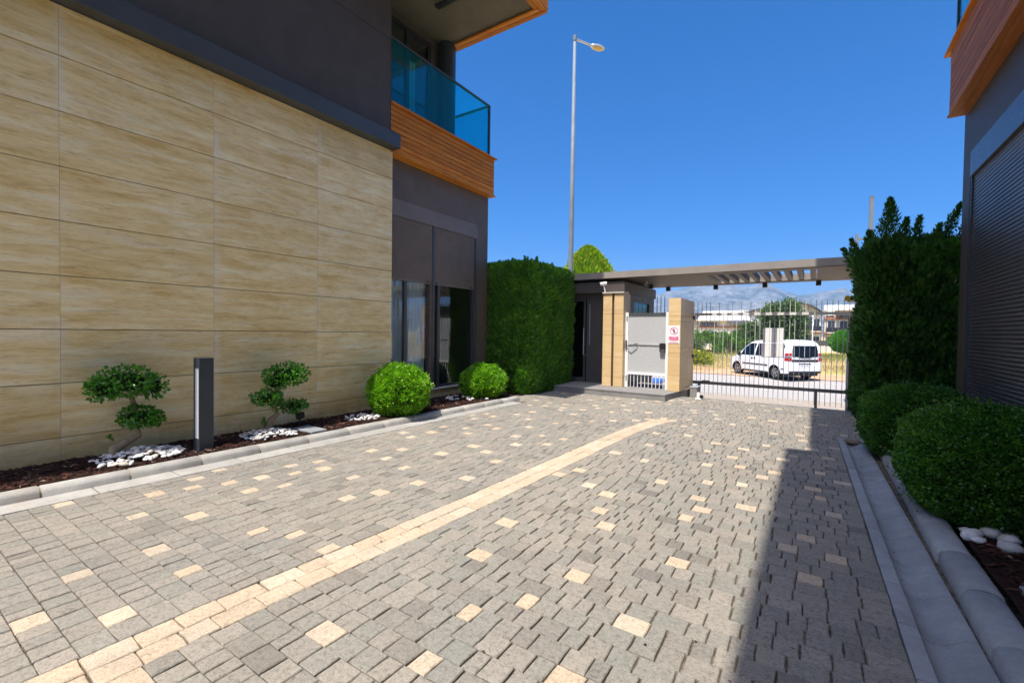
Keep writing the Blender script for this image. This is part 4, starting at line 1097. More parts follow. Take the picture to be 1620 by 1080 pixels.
# ------------------------------------------------------------------ street lamp
sl = thing('street_lamp', 'tall galvanised street lamp post with one oval head against the sky', 'street lamp', None, (-7.6, 15.3, -.6))
T = 12.95
MB().tube([(0, 0, 0), (0, 0, .5), (.02, 0, T*.5), (.03, 0, T)], [.115, .11, .085, .055], 14).build('pole', M['galvanised'], sl, smooth=True)
MB().tube([(.03, 0, T-.05), (.03, 0, T+.14)], .07, 12).build('cap', M['galvanised'], sl)
d = Vector((.34, .94, 0)).normalized(); p0 = Vector((.03, 0, T+.02))
MB().tube([p0, p0+d*.9+Vector((0, 0, .10))], [.045, .04], 10).build('arm', M['silver_grey'], sl)
hd = MB(); n = 12; sec = [(.0, .05, .04), (.08, .10, .07), (.25, .16, .10), (.45, .17, .10), (.62, .13, .07), (.70, .04, .02)]
s_ = Vector((-d.y, d.x, 0)); up_ = Vector((-d.x*.11, -d.y*.11, 1)).normalized(); ax_ = Vector((d.x, d.y, .11)).normalized(); hb = p0+d*.85+Vector((0, 0, .09))
vs = []
for (t_, w, h) in sec:
    for k in range(n):
        a = 2*math.pi*k/n; vs.append(hb + ax_*t_ + s_*(w*math.cos(a)) + up_*(h*max(math.sin(a), -.25)))
hd.add(vs, [(i*n+k, i*n+(k+1) % n, (i+1)*n+(k+1) % n, (i+1)*n+k) for i in range(len(sec)-1) for k in range(n)] + [tuple(range(n)), tuple((len(sec)-1)*n+k for k in range(n))])
hd_o = hd.build('lamp_head', M['silver_grey'], sl, smooth=True, fixn=True)
gb = MB(); gb.add([hb + ax_*(.38+.24*math.cos(a)) + s_*(.13*math.sin(a)) - up_*(.033 + (.03 if r_ else 0)) for r_ in (0, ) for a in [k*math.pi/8 for k in range(16)]] + [hb+ax_*.38-up_*.085], [(k, (k+1) % 16, 16) for k in range(16)])
gb.build('lamp_cover', M['lamp_amber'], hd_o, smooth=True)

# ------------------------------------------------------------------ white van
van = thing('parked_van', 'white passenger van parked beside the road beyond the gate', 'van', None, (-.867, 25.29, -.448))
van.rotation_euler.z = 2.308
# stations along the length: x, bottom, belt width, waist z, roof z, roof half-width
st_ = [(-.82, .36, .83, 1.02, 1.02, .80), (-.80, .34, .855, 1.04, 1.40, .76), (-.76, .33, .875, 1.05, 1.70, .70), (-.66, .32, .893, 1.06, 1.80, .68), (-.45, .31, .905, 1.06, 1.835, .675),
       (.0, .30, .912, 1.05, 1.845, .675), (.6, .28, .915, 1.04, 1.84, .675), (1.2, .27, .915, 1.03, 1.815, .67), (1.65, .27, .915, 1.02, 1.79, .665), (1.95, .27, .914, 1.01, 1.73, .65),
       (2.25, .27, .912, 1.0, 1.57, .645), (2.55, .27, .908, .99, 1.34, .66), (2.80, .27, .900, .97, 1.10, .70), (2.95, .27, .892, .94, .985, .74), (3.2, .27, .87, .87, .92, .70), (3.38, .28, .83, .78, .82, .62), (3.50, .30, .76, .66, .70, .52), (3.56, .34, .66, .52, .55, .42)]
def vs_at(x):
    if x <= st_[0][0]: return st_[0][1:]
    for a, b in zip(st_, st_[1:]):
        if a[0] <= x <= b[0]:
            t = (x-a[0])/(b[0]-a[0]); return tuple(p+(q-p)*t for p, q in zip(a[1:], b[1:]))
    return st_[-1][1:]
WB = 2.755; RA = .375
def bottom(x):
    zb = vs_at(x)[0]
    for xc in (0, WB):
        if abs(x-xc) < RA: zb = max(zb, .315 + math.sqrt(RA*RA-(x-xc)**2))
    return zb
def side_y(x, z):
    zb, w, zw, zr, wr_ = vs_at(x)
    if z <= zw: return w*(1 - .045*max(0, (zw*.62-z))/(zw*.62))
    t = min(1, (z-zw)/max(zr-zw, .01)); return w + (wr_-w)*(t**1.35)
xs_ = sorted(set([s[0] for s in st_] + [xc + RA*math.cos(k*math.pi/14) for xc in (0, WB) for k in range(15)] + [.3+.15*k for k in range(14)]))
bv = []; bf = []; NS = 15
for x in xs_:
    zb, w, zw, zr, wr_ = vs_at(x); zl = bottom(x)
    zz = [zl + (zw-zl)*f for f in (0, .25, .5, .75, 1)] if zw > zl else [zl]*5
    half = [(side_y(x, z), z) for z in zz]
    for f in (.25, .5, .75, .93): z = max(zw + (zr-zw)*f, zl); half.append((side_y(x, z), z))
    half += [(wr_*.93, max(zr-.01, zl)), (wr_*.7, max(zr+.012, zl)), (wr_*.35, max(zr+.022, zl))]
    ring = [(y, z) for y, z in half] + [(0, max(zr+.025, zl))] + [(-y, z) for y, z in half[::-1]]
    bv += [(x, y, z) for y, z in ring]
nr = len(ring)
b = MB(); b.add(bv, [(i*nr+k, i*nr+k+1, (i+1)*nr+k+1, (i+1)*nr+k) for i in range(len(xs_)-1) for k in range(nr-1)] + [tuple(range(nr)), tuple((len(xs_)-1)*nr+k for k in range(nr-1, -1, -1))])
body = b.build('body', M['van_white'], van, smooth=True, fixn=True)
try:
    body.data.set_sharp_from_angle(angle=rad(38))
except Exception: pass
MB().box(-.76, 3.45, -.72, .72, .22, .52).build('underbody', M['van_black'], van)
def side_panel(name, poly, off, mat, parent, sides=(1, -1), th=.004):
    for s in sides:
        n = len(poly); o_ = [(x, s*(side_y(x, z)+off), z) for x, z in poly]; i_ = [(x, s*(side_y(x, z)-.01), z) for x, z in poly]
        MB().add(o_ + i_, [tuple(range(n)), tuple(range(2*n-1, n-1, -1))] + [(i, (i+1) % n, n+(i+1) % n, n+i) for i in range(n)]).build(name, mat, parent, fixn=True)
def grid_panel(name, x0, x1, zt, zb_, off, mat, parent, sides=(1, -1), nx=6, nz_=5):
    """window glass that follows the curved side; zt/zb_ give top and bottom heights along x"""
    for s in sides:
        V = []; F = []
        for i in range(nx+1):
            x = x0+(x1-x0)*i/nx
            for j in range(nz_+1):
                z = zb_(x)+(zt(x)-zb_(x))*j/nz_; V.append((x, s*(side_y(x, z)+off), z))
        F = [(i*(nz_+1)+j, (i+1)*(nz_+1)+j, (i+1)*(nz_+1)+j+1, i*(nz_+1)+j+1) for i in range(nx) for j in range(nz_)]
        MB().add(V, F).build(name, mat, parent, smooth=True, fixn=False)
roofz = lambda x: vs_at(x)[3]
grid_panel('side_window', 1.42, 2.42, lambda x: min(1.66, roofz(x)-.10), lambda x: 1.05, .004, M['van_glass'], van, nx=10)
grid_panel('side_window', .42, 1.32, lambda x: 1.66, lambda x: 1.06, .004, M['van_glass'], van)
grid_panel('side_window', -.52, .16, lambda x: 1.62, lambda x: 1.08 + .10*max(0, (-.2-x)), .004, M['van_glass'], van)
# windscreen and rear window
ws = MB(); V = []
for i in range(7):
    x = 1.98+(2.86-1.98)*i/6; zr = roofz(x); w = vs_at(x)[4]*.88
    V += [(x, w*(-1+2*j/6), zr+.022+.012*(1-abs(-1+2*j/6))) for j in range(7)]
ws.add(V, [(i*7+j, (i+1)*7+j, (i+1)*7+j+1, i*7+j+1) for i in range(6) for j in range(6)]).build('windscreen', M['van_glass'], van, smooth=True)
def rx(z):   # tailgate surface
    for a, c_ in ((1.02, -.82), (1.40, -.80), (1.70, -.76)):
        pass
    if z < 1.02: return -.82
    if z < 1.40: return -.82 + .02*(z-1.02)/.38
    return -.80 + .04*(z-1.40)/.30
def tail(name, poly, off, mat, th=.012):
    n = len(poly); return MB().add([(rx(z)-off, y, z) for y, z in poly] + [(rx(z)+.01, y, z) for y, z in poly], [tuple(range(n)), tuple(range(2*n-1, n-1, -1))] + [(i, (i+1) % n, n+(i+1) % n, n+i) for i in range(n)]).build(name, mat, van, fixn=True)
tail('rear_window', [(-.655, 1.10), (-.36, 1.09), (-.22, 1.04), (.22, 1.04), (.36, 1.09), (.655, 1.10), (.645, 1.36), (.60, 1.60), (-.60, 1.60), (-.645, 1.36)], .02, M['van_glass'])
tail('tailgate_strip', [(-.67, .86), (.67, .86), (.67, .97), (-.67, .97)], .008, M['van_black'])
tail('badge', [(.075*math.cos(k*math.pi/6)*.6, 1.09+.045*math.sin(k*math.pi/6)) for k in range(12)], .012, M['alloy'])
lp = tail('licence_plate', [(-.27, .625), (.27, .625), (.27, .735), (-.27, .735)], .012, M['sign_white'])
for k, y in enumerate((.17, .13, .05, .01, -.03, -.11, -.15)):
    MB().box(-.8335, -.8322, y-.012, y+.012, .655, .705).build('lettering', M['sign_black'], lp)
tail('plate_recess', [(-.32, .745), (.32, .745), (.30, .79), (-.30, .79)], .016, M['van_black'])
for s in (1, -1):
    V = []
    for (x, z) in ((-.835, 0), (-.60, 0)): pass
    for (z0, z1, nm, mt) in ((.90, 1.04, 'tail_light', 'tail_red'), (1.045, 1.13, 'tail_light_lens', 'alloy'), (1.135, 1.26, 'tail_light', 'tail_red')):
        P = []
        for z in (z0, z1):
            P += [(rx(z)-.012, s*.685, z), (rx(z)-.012, s*(side_y(-.80, z)+.002), z), (-.72, s*(side_y(-.72, z)+.012), z), (-.64, s*(side_y(-.64, z)+.008), z), (-.64, s*(side_y(-.64, z)-.02), z), (-.74, s*.685, z)]
        n = 6
        MB().add(P, [tuple(range(n-1, -1, -1)), tuple(range(n, 2*n))] + [(i, (i+1) % n, n+(i+1) % n, n+i) for i in range(n)]).build(nm, M[mt], van, fixn=True)
    MB().box(2.38, 2.52, s*.90 if s > 0 else -1.06, 1.06 if s > 0 else -.90, .98, 1.17).build('mirror', M['van_black'], van, bevel=.03)
side_panel('side_moulding', [(.45, .60), (2.28, .60), (2.28, .66), (.45, .66)], .012, M['van_black'], van)
side_panel('rear_moulding', [(-.62, .50), (-.42, .50), (-.42, .54), (-.62, .54)], .010, M['van_black'], van)
side_panel('sill', [(.42, .275), (2.32, .275), (2.32, .33), (.42, .33)], .008, M['van_black'], van)
for x in (1.30, 1.50): side_panel('door_handle', [(x, .89), (x+.10, .89), (x+.10, .96), (x, .96)], .022, M['van_black'], van)
side_panel('door_gap', [(1.366, .36), (1.374, .36), (1.374, 1.72), (1.366, 1.72)], .0015, M['van_black'], van)
side_panel('door_gap', [(.386, .72), (.394, .72), (.394, 1.7), (.386, 1.7)], .0015, M['van_black'], van)
side_panel('door_gap', [(2.386, .40), (2.394, .40), (2.394, 1.0), (2.386, 1.0)], .0015, M['van_black'], van)
MB().box(-.855, -.80, -.80, .80, .36, .44).build('bumper_trim', M['van_black'], van, bevel=.01)
for s in (1, -1): MB().tube([(-.4, s*.62, 1.87), (1.5, s*.61, 1.85)], .014, 6).build('roof_rail', M['van_black'], van)
MB().tube([(1.35, 0, 1.86), (1.15, 0, 2.0)], .006, 5).build('aerial', M['van_black'], van)
wheel_me = None
for (x, s) in ((0, 1), (0, -1), (WB, 1), (WB, -1)):
    y = s*.77
    # wheel arch lining
    b = MB(); n = 16
    P = [(x+RA*1.0*math.cos(math.pi*k/n), .315+RA*math.sin(math.pi*k/n)) for k in range(n+1)]
    for kk in range(n):
        (xa, za), (xb, zb) = P[kk], P[kk+1]
        b.add([(xa, s*.90, za), (xb, s*.90, zb), (xb, s*.52, zb), (xa, s*.52, za)], [(0, 1, 2, 3)])
    b.add([(x, s*.53, .3)] + [(a, s*.53, c_) for a, c_ in P], [(0, k+1, k+2) for k in range(n)])
    b.build('wheel_arch', M['van_black'], van)
    tb = MB(); n = 26
    pr_ = [(.20, -.09), (.295, -.10), (.313, -.075), (.316, 0), (.313, .075), (.295, .10), (.20, .09)]
    tb.add([(x+r*math.cos(2*math.pi*k/n), y+w*s, .315+r*math.sin(2*math.pi*k/n)) for r, w in pr_ for k in range(n)], [(i*n+k, i*n+(k+1) % n, (i+1)*n+(k+1) % n, (i+1)*n+k) for i in range(6) for k in range(n)])
    w_ = tb.build('wheel', M['rubber'], van, smooth=True, fixn=True)
    rb = MB()
    rb.add([(x+.205*math.cos(2*math.pi*k/n), y+s*.05, .315+.205*math.sin(2*math.pi*k/n)) for k in range(n)] + [(x, y+s*.05, .315)], [(k, (k+1) % n, n) for k in range(n)])
    rb.build('rim_well', M['van_black'], w_)
    sp_ = MB()
    for k in range(n):
        a0, a1 = 2*math.pi*k/n, 2*math.pi*(k+1)/n
        q = [(x+r*math.cos(a), y+s*wd, .315+r*math.sin(a)) for r, a, wd in ((.205, a0, .092), (.205, a1, .092), (.182, a1, .088), (.182, a0, .088))]
        sp_.add(q, [(0, 1, 2, 3)])
    for k in range(5):
        for dd in (-.17, .17):
            a = 2*math.pi*k/5 + .3; u = Vector((math.cos(a+dd), 0, math.sin(a+dd))); e = Vector((-u.z, 0, u.x))
            c0 = Vector((x, y+s*.085, .315)); i0 = c0+Vector((math.cos(a), 0, math.sin(a)))*.04; o0 = c0+u*.19
            sp_.add([i0-e*.014, i0+e*.014, o0+e*.016, o0-e*.016], [(0, 1, 2, 3)])
    sp_.tube([(x, y+s*.05, .315), (x, y+s*.093, .315)], .045, 10)
    sp_.build('rim', M['alloy'], w_)

# ------------------------------------------------------------------ trees and shrubs beyond the gate
def crown_tree(name, label, loc, trunk_h, crown, nclump, nleaf, ls, mat, group=None, csize=.30, tr=.12, cat='tree', top=1.0):
    """crown = list of ellipsoids (centre, radii); leaves gathered in clumps near their surfaces"""
    t = thing(name, label, cat, group, loc)
    P = []; A = []; T = []
    limbs = MB(); limbs.tube([(0, 0, -.15), (.03, .02, trunk_h*.5), (0, 0, trunk_h)], [tr*1.2, tr, tr*.8], 9)
    tot = sum(r[0]*r[1]*r[2] for c, r in crown)**1
    for c, r in crown:
        nc = max(4, int(nclump*(r[0]*r[1]*r[2])/tot))
        limbs.tube([(0, 0, trunk_h*.85), ((c[0])*.5, c[1]*.5, (trunk_h+c[2])*.5), c], [tr*.6, tr*.4, tr*.15], 6)
        for k in range(nc):
            u = unit(1)[0]; q = (.35+.65*rng.random()**.4); cc = np.array(c)+u*q*np.array(r)
            n = max(6, int(nleaf/nclump)); off = rng.normal(size=(n, 3))*csize*np.array([1, 1, .7])
            P.append(cc+off); A.append(u*.5+rng.normal(size=(n, 3))); T.append(np.clip(.4+.25*rng.normal()+.15*rng.normal(size=n)+.15*(u[2] > 0), 0, 1))
            if k % 6 == 0: limbs.tube([c, tuple(cc)], [tr*.15, tr*.06], 4)
    limbs.build('trunk', M['bark'], t, smooth=True)
    P = np.concatenate(P); A = np.concatenate(A); T = np.concatenate(T)
    leaves('crown', P, A, ls*(.6+.8*rng.random(len(P))), .38, M[mat], t, tint=T)
    return t
def at_az(az, D): return (D*math.sin(rad(az)), D*math.cos(rad(az)))
def zg(y): return terrain_z(0, y)
x, y = at_az(-2.75, 62)
crown_tree('tree', 'big grey green broad tree behind the van in front of the arched building', (x, y, zg(y)), 1.7, [((-1.0, 0, 4.4), (1.25, 1.3, 1.4)), ((.3, .1, 5.2), (1.25, 1.2, 1.25)), ((1.2, .1, 4.3), (1.0, 1.1, 1.0)), ((.9, 0, 3.2), (1.15, 1.2, 1.2)), ((-.4, .2, 2.6), (1.6, 1.4, 1.2)), ((1.35, 0, 2.2), (.8, .9, .8))], 230, 15000, .22, 'tree_leaf', csize=.34, tr=.16)
x, y = at_az(-5.6, 66)
crown_tree('tree', 'dark green bushy tree left of the big grey green tree', (x, y, zg(y)), 1.0, [((0, 0, 2.2), (1.7, 1.5, 1.4)), ((-1.2, 0, 1.7), (1.3, 1.2, 1.1)), ((1.2, 0, 1.9), (1.2, 1.2, 1.1))], 130, 8500, .22, 'tree_leaf', csize=.32)
x, y = at_az(-7.3, 60)
crown_tree('shrub', 'green shrub left of the bushy tree beyond the field', (x, y, zg(y)), .5, [((0, 0, 1.2), (1.1, 1.0, .95)), ((.9, 0, .9), (.8, .8, .7))], 60, 4500, .2, 'tree_leaf', csize=.25, tr=.06, cat='shrub')
x, y = at_az(2.55, 66)
box_ = thing('round_shrub', 'bright lime green round clipped shrub at the right end of the field', 'shrub', None, (x, y, zg(y)))
ball_bush('crown', (0, 0, 1.55), (1.38, 1.3, 1.25), 16000, .16, M['lime_leaf'], box_, 2.0, .05, .07)
MB().tube([(0, 0, -.1), (0, 0, 1.2)], [.12, .08], 8).build('trunk', M['bark'], box_)
for az, D, s, lab in ((-11.5, 33, .55, 'leftmost yellow green shrub at the edge of the dry field'), (-10.7, 34, .42, 'small yellow green shrub right of the leftmost one'), (-11.9, 52, .9, 'tall leafy green shrub close to the shorter stone pillar')):
    x, y = at_az(az, D)
    crown_tree('shrub', lab, (x, y, zg(y)), .3, [((0, 0, .75*s), (.9*s, .8*s, .65*s))], 40, 2600, .15, 'yellow_shrub' if D < 50 else 'tree_leaf', group='shrubs at the left edge of the field', csize=.22, tr=.04, cat='shrub')
for az, D, s, lab in ((-3.2, 58, 1.0, 'low lime green bush under the big tree, left one'), (-2.2, 58, 1.0, 'low lime green bush under the big tree, right one'), (-9.1, 60, .85, 'yellow green bush at the foot of the palms')):
    x, y = at_az(az, D)
    crown_tree('shrub', lab, (x, y, zg(y)), .3, [((0, 0, .8*s), (.6*s, .6*s, .8*s))], 40, 2600, .17, 'lime_leaf', group='low bushes beyond the field', csize=.2, tr=.04, cat='shrub')
def palm(label, az, D, h, L, n):
    x, y = at_az(az, D); t = thing('palm_tree', label, 'palm', 'palms in front of the white houses', (x, y, zg(y)))
    MB().tube([(0, 0, -.1), (.05, 0, h*.5), (0, 0, h)], [.17, .14, .13], 9).build('trunk', M['bark'], t)
    P = []; A = []
    for k in range(n):
        an = 2*math.pi*k/n + rng.normal()*.15; el = rng.uniform(-.3, 1.2); L_ = L*rng.uniform(.8, 1.1)
        q = np.linspace(0, 1, 26); r_ = L_*(q*math.cos(el)+.15*q); z = h + L_*(q*math.sin(el) - .75*q**2*(1.1-.4*el))
        for s in (-1, 1):
            p = np.stack([r_*math.cos(an), r_*math.sin(an), z], 1); P.append(p)
            tang = np.array([math.cos(an), math.sin(an), .2]); sd = np.array([-math.sin(an), math.cos(an), -.5])*s
            A.append(np.tile(tang*.6+sd, (26, 1)) + rng.normal(size=(26, 3))*.12)
    P = np.concatenate(P); A = np.concatenate(A)
    leaves('crown', P, A, np.full(len(P), .34*L/1.6), .09, M['palm_leaf'], t, fold=.05)
palm('leftmost palm close to the shorter stone pillar', -11.0, 55, 1.9, 1.7, 40)
palm('second palm from the left in front of the white houses', -9.75, 57, 1.7, 1.6, 40)
palm('palm standing alone in front of the white house balcony', -8.0, 56, 1.9, 1.5, 40)

# bright conifer behind the guard house
cf_t = thing('conifer', 'yellow green conifer tip rising behind the guard house roof', 'tree', None, (-9.0, 20.0, -.6))
n = 34000; tt = rng.random(n)**.7; an = rng.random(n)*6.283; R_ = 1.55*np.minimum(1, (1-tt)*2.6)**.6*(.75+.25*rng.random(n))*(1+.15*np.sin(an*5+tt*9))
P = np.stack([R_*np.cos(an), R_*np.sin(an), .3+tt*5.9], 1); A = np.stack([np.cos(an)*.45, np.sin(an)*.45, np.ones(n)], 1)+rng.normal(size=(n, 3))*.25
leaves('crown', P, A, .17*(.6+.8*rng.random(n)), .16, M['thuja_yellow'], cf_t, fold=.1)
MB().tube([(0, 0, -.1), (0, 0, 5.6)], [.16, .03], 8).build('trunk', M['bark'], cf_t)

# grass in the field
n = 52000
gx_ = rng.uniform(-19, 7, n); gy_ = 27.4 + 32*rng.random(n)**1.5
keep = (np.abs(gx_+1.6+ (gy_-26)*.9) > 0) & ~((gx_ > -4.6) & (gx_ < .3) & (gy_ < 28.9))
gx_, gy_ = gx_[keep], gy_[keep]
den = np.array([noise.noise(Vector((a*.22, c_*.22, 0))) for a, c_ in zip(gx_, gy_)])
keep = rng.random(len(gx_)) < .75+.6*den; gx_, gy_, den = gx_[keep], gy_[keep], den[keep]
P = np.stack([gx_, gy_, np.array([zg(q) for q in gy_])], 1); m = len(P)
A = np.stack([rng.normal(size=m)*.3, rng.normal(size=m)*.3, np.ones(m)], 1)
sz = np.clip(.24+.25*den, .1, .6)*(.5+rng.random(m))*np.clip((gy_-26.5)/6, .35, 1)
green = np.array([noise.noise(Vector((a*.18, c_*.12, 7))) for a, c_ in zip(gx_, gy_)])
far_green = np.clip((gy_-42)/10, 0, .5)
T = np.clip(.62 - .9*np.clip(green, 0, 1) - far_green + .18*rng.normal(size=m), 0, 1)
tag(leaves('dry_grass', P, A, sz, .055, M['dry_grass'], None, tint=T, fold=.1), kind='stuff')

# ------------------------------------------------------------------ far houses
def far_window(parent, o, ux, uy, a, z, w, h, frame=True):
    """window on a facade: o origin, ux along, uy outward"""
    def P(s, d, zz): return (o[0]+ux[0]*s+uy[0]*d, o[1]+ux[1]*s+uy[1]*d, zz)
    def slab(s0, s1, d0, d1, z0, z1):
        b = MB(); b.add([P(s0, d0, z0), P(s1, d0, z0), P(s1, d1, z0), P(s0, d1, z0), P(s0, d0, z1), P(s1, d0, z1), P(s1, d1, z1), P(s0, d1, z1)], [(3, 2, 1, 0), (4, 5, 6, 7), (0, 1, 5, 4), (1, 2, 6, 5), (2, 3, 7, 6), (3, 0, 4, 7)]); return b
    f = slab(a-.08, a+w+.08, -.02, .03, z-.08, z+h+.08).build('window', M['white_paint'], parent)
    slab(a, a+w*.49, .031, .05, z, z+h).build('pane', M['far_window'], f); slab(a+w*.51, a+w, .031, .05, z, z+h).build('pane', M['far_window'], f)
def facade_box(b, o, ux, uy, s0, s1, d0, d1, z0, z1):
    def P(s, d, zz): return (o[0]+ux[0]*s+uy[0]*d, o[1]+ux[1]*s+uy[1]*d, zz)
    b.add([P(s0, d0, z0), P(s1, d0, z0), P(s1, d1, z0), P(s0, d1, z0), P(s0, d0, z1), P(s1, d0, z1), P(s1, d1, z1), P(s0, d1, z1)], [(3, 2, 1, 0), (4, 5, 6, 7), (0, 1, 5, 4), (1, 2, 6, 5), (2, 3, 7, 6), (3, 0, 4, 7)])
def arched_house(name, label, az, D, w, dep, h1, floors, roofmat, side=None, group=None, rise=1.6, bays=None):
    cx, cy = at_az(az, D); o = (cx-w/2, cy); ux, uy = (1, 0), (0, -1); z0 = -.6
    t = thing(name, label, 'house', group, (0, 0, 0))
    b = MB(); facade_box(b, o, ux, uy, 0, w, -dep, 0, z0, z0+h1)
    n = 16
    arc = [(o[0]+w*i/n, z0+h1+rise*math.sin(math.pi*i/n)**.8) for i in range(n+1)]
    b.prism(arc, cy+.0, cy+dep, 'y')
    b.build('wall', M['plaster'], t, fixn=True)
    rb = MB(); arc2 = [(p[0]+(p[0]-cx)*.06, p[1]+.28) for p in arc]; arc1 = [(p[0]+(p[0]-cx)*.06, p[1]+.03) for p in arc]
    rb.prism(arc2 + arc1[::-1], cy-.9, cy+dep+.4, 'y'); rb.build('roof', M[roofmat], t, fixn=True)
    fh = h1/floors
    for k in range(floors):
        if k: 
            bb = MB(); facade_box(bb, o, ux, uy, -.2, w+.2, .05, .22, z0+k*fh-.25, z0+k*fh+.12); bb.build('floor_band', M['brown_trim'], t)
        for (f, ww, hh, bal_) in (bays or [(.12, 1.6, 1.4, 0), (.45, 1.0, 2.0, 1), (.75, 1.4, 1.4, 0)]):
            far_window(t, o, ux, uy, f*w, z0+k*fh+(.5 if hh > 1.8 else .95), ww, hh)
            if bal_ and k:
                bb = MB(); facade_box(bb, o, ux, uy, f*w-.5, f*w+ww+1.2, .25, 1.3, z0+k*fh-.05, z0+k*fh+.1); q = bb.build('balcony', M['plaster'], t)
                bb = MB(); facade_box(bb, o, ux, uy, f*w-.5, f*w+ww+1.2, 1.25, 1.3, z0+k*fh+.1, z0+k*fh+.95); bb.build('railing', M['dark_frame'], q)
    for f in (.28, .5, .72):
        bb = MB(); facade_box(bb, o, ux, uy, f*w-.04, f*w+.04, .012, .05, z0+h1, z0+h1+rise*.85); bb.build('gable_bar', M['brown_trim'], t)
    return t, o
arched_house('apartment_building', 'cream house with a dark arched roof and balconies behind the big tree', -1.45, 92, 6.6, 9, 5.9, 2, 'roof_slate', rise=1.75, bays=[(.08, 1.5, 1.3, 0), (.36, 1.6, 1.6, 0), (.66, 1.0, 2.0, 1), (.84, .8, 1.2, 0)])
t = thing('apartment_building', 'long cream wing with dark eaves right of the arched house', 'house')
cx, cy = at_az(3.6, 96); o = (cx-4.6, cy); ux, uy = (1, 0), (0, -1)
b = MB(); facade_box(b, o, ux, uy, 0, 11, -8, 0, -.6, 5.2); b.build('wall', M['plaster'], t)
b = MB(); facade_box(b, o, ux, uy, 1.6, 11.6, -8.4, 1.5, 5.21, 5.55); facade_box(b, o, ux, uy, 2.4, 4.2, -.2, 1.2, 4.6, 5.2); b.build('eaves', M['roof_slate'], t)
b = MB(); facade_box(b, o, ux, uy, .2, 1.4, -1, .4, 5.2, 6.6); b.build('chimney', M['roof_white'], t)
for k in (0, 1):
    b = MB(); facade_box(b, o, ux, uy, 0, 11, .02, .25, 2.1+k*2.6-.2, 2.1+k*2.6+.25); b.build('floor_band', M['brown_trim'], t)
    for s in (.5, 2.2, 3.4, 5.6, 7.6): far_window(t, o, ux, uy, s, -.1+k*2.75, 1.0 if s != 3.4 else 1.8, 1.6)
b = MB(); facade_box(b, o, ux, uy, .2, 5.5, .3, 1.6, 2.1, 2.3); q = b.build('balcony', M['plaster'], t)
b = MB(); facade_box(b, o, ux, uy, .2, 5.5, 1.55, 1.6, 2.3, 3.1); b.build('railing', M['dark_frame'], q)
t = thing('house', 'white roofed house seen past the right gate post', 'house'); cx, cy = at_az(3.9, 120); o = (cx-6, cy)
b = MB(); facade_box(b, o, ux, uy, 0, 14, -8, 0, -.6, 7.2); b.build('wall', M['plaster'], t); b = MB(); facade_box(b, o, ux, uy, -.5, 14.5, -8.5, .8, 7.21, 8.3); b.build('roof', M['roof_white'], t)
arched_house('house', 'pale house with a dark arched roof left of the big tree', -4.9, 104, 6.2, 8, 6.1, 2, 'roof_slate', rise=1.2)
arched_house('house', 'pale house with a light arched roof right of the white roofed house', -6.6, 108, 5.6, 8, 5.7, 2, 'plaster', rise=1.5)
t = thing('house', 'white roofed house with a dark porch behind the palms', 'house'); cx, cy = at_az(-8.6, 98); o = (cx-4.6, cy)
b = MB(); facade_box(b, o, ux, uy, 0, 8.6, -8, 0, -.6, 4.6); b.build('wall', M['plaster'], t)
rb = MB(); rb.prism([(o[0]-.4, 4.35), (o[0]+.9, 6.25), (o[0]+7.6, 6.25), (o[0]+9.0, 4.35)], cy-1.0, cy+9, 'y'); rb.build('roof', M['roof_white'], t, fixn=True)
b = MB(); facade_box(b, o, ux, uy, 5.6, 8.8, .0, 1.8, 3.6, 4.34); b.build('porch_roof', M['roof_slate'], t)
b = MB(); facade_box(b, o, ux, uy, 0, 8.6, .02, .2, 3.0, 3.3); b.build('floor_band', M['brown_trim'], t)
for s, w_, h_, z_ in ((.6, .9, 1.2, 1.0), (2.2, 1.1, 2.1, .2), (4.0, 1.0, 1.3, 1.0), (6.2, 1.0, 1.6, .8), (1.4, 1.2, 1.6, -.4)): far_window(t, o, ux, uy, s, z_, w_, h_)
t = thing('house', 'pale house with dark low roof behind the leftmost palm', 'house'); cx, cy = at_az(-11.3, 100); o = (cx-3, cy)
b = MB(); facade_box(b, o, ux, uy, 0, 6.4, -8, 0, -.6, 4.4); b.build('wall', M['plaster'], t)
rb = MB(); rb.prism([(o[0]-.5, 4.41), (o[0]+2.6, 5.6), (o[0]+4.2, 5.6), (o[0]+6.9, 4.41)], cy-.8, cy+8, 'y'); rb.build('roof', M['roof_slate'], t, fixn=True)
b = MB(); facade_box(b, o, ux, uy, 3.6, 6.6, 0, 1.6, 3.3, 4.0); b.build('porch_roof', M['roof_slate'], t)
for s in (.8, 2.6, 4.6): far_window(t, o, ux, uy, s, .9, 1.1, 1.5)
# boundary fence in front of the houses
fe = thing('boundary_fence', 'low grey fence along the far side of the field', 'fence')
b = MB(); b.box(-22, 12, 76, 76.15, -.7, .25); b.build('base_wall', M['plaster'], fe)
pm = None
for k in range(46):
    x = -21.5+k*.74
    if pm is None: o_ = MB().box(-.04, .04, 76.03, 76.11, .252, 1.05).build('fence_post', M['frame_grey'], fe); pm = o_.data; o_.location.x = x
    else: inst('fence_post', pm, fe, (x, 0, 0))
b = MB(); b.box(-22, 12, 76.0, 76.02, .30, 1.0); b.build('mesh_panel', M['frame_grey'], fe)
for az, lab in ((-.15, 'thin white lamp pole in front of the arched house'), (-5.2, 'short white post in the field left of the van')):
    x, y = at_az(az, 72); tp_ = thing('lamp_pole', lab, 'pole', None, (x, y, -.55))
    hgt = 4.6 if az > -1 else 2.2
    MB().tube([(0, 0, 0), (0, 0, hgt)], .06, 8).build('pole', M['white_paint'], tp_); MB().ball((0, 0, hgt+.1), .14, 10, 6).build('lamp_head', M['white_paint'], tp_, smooth=True)

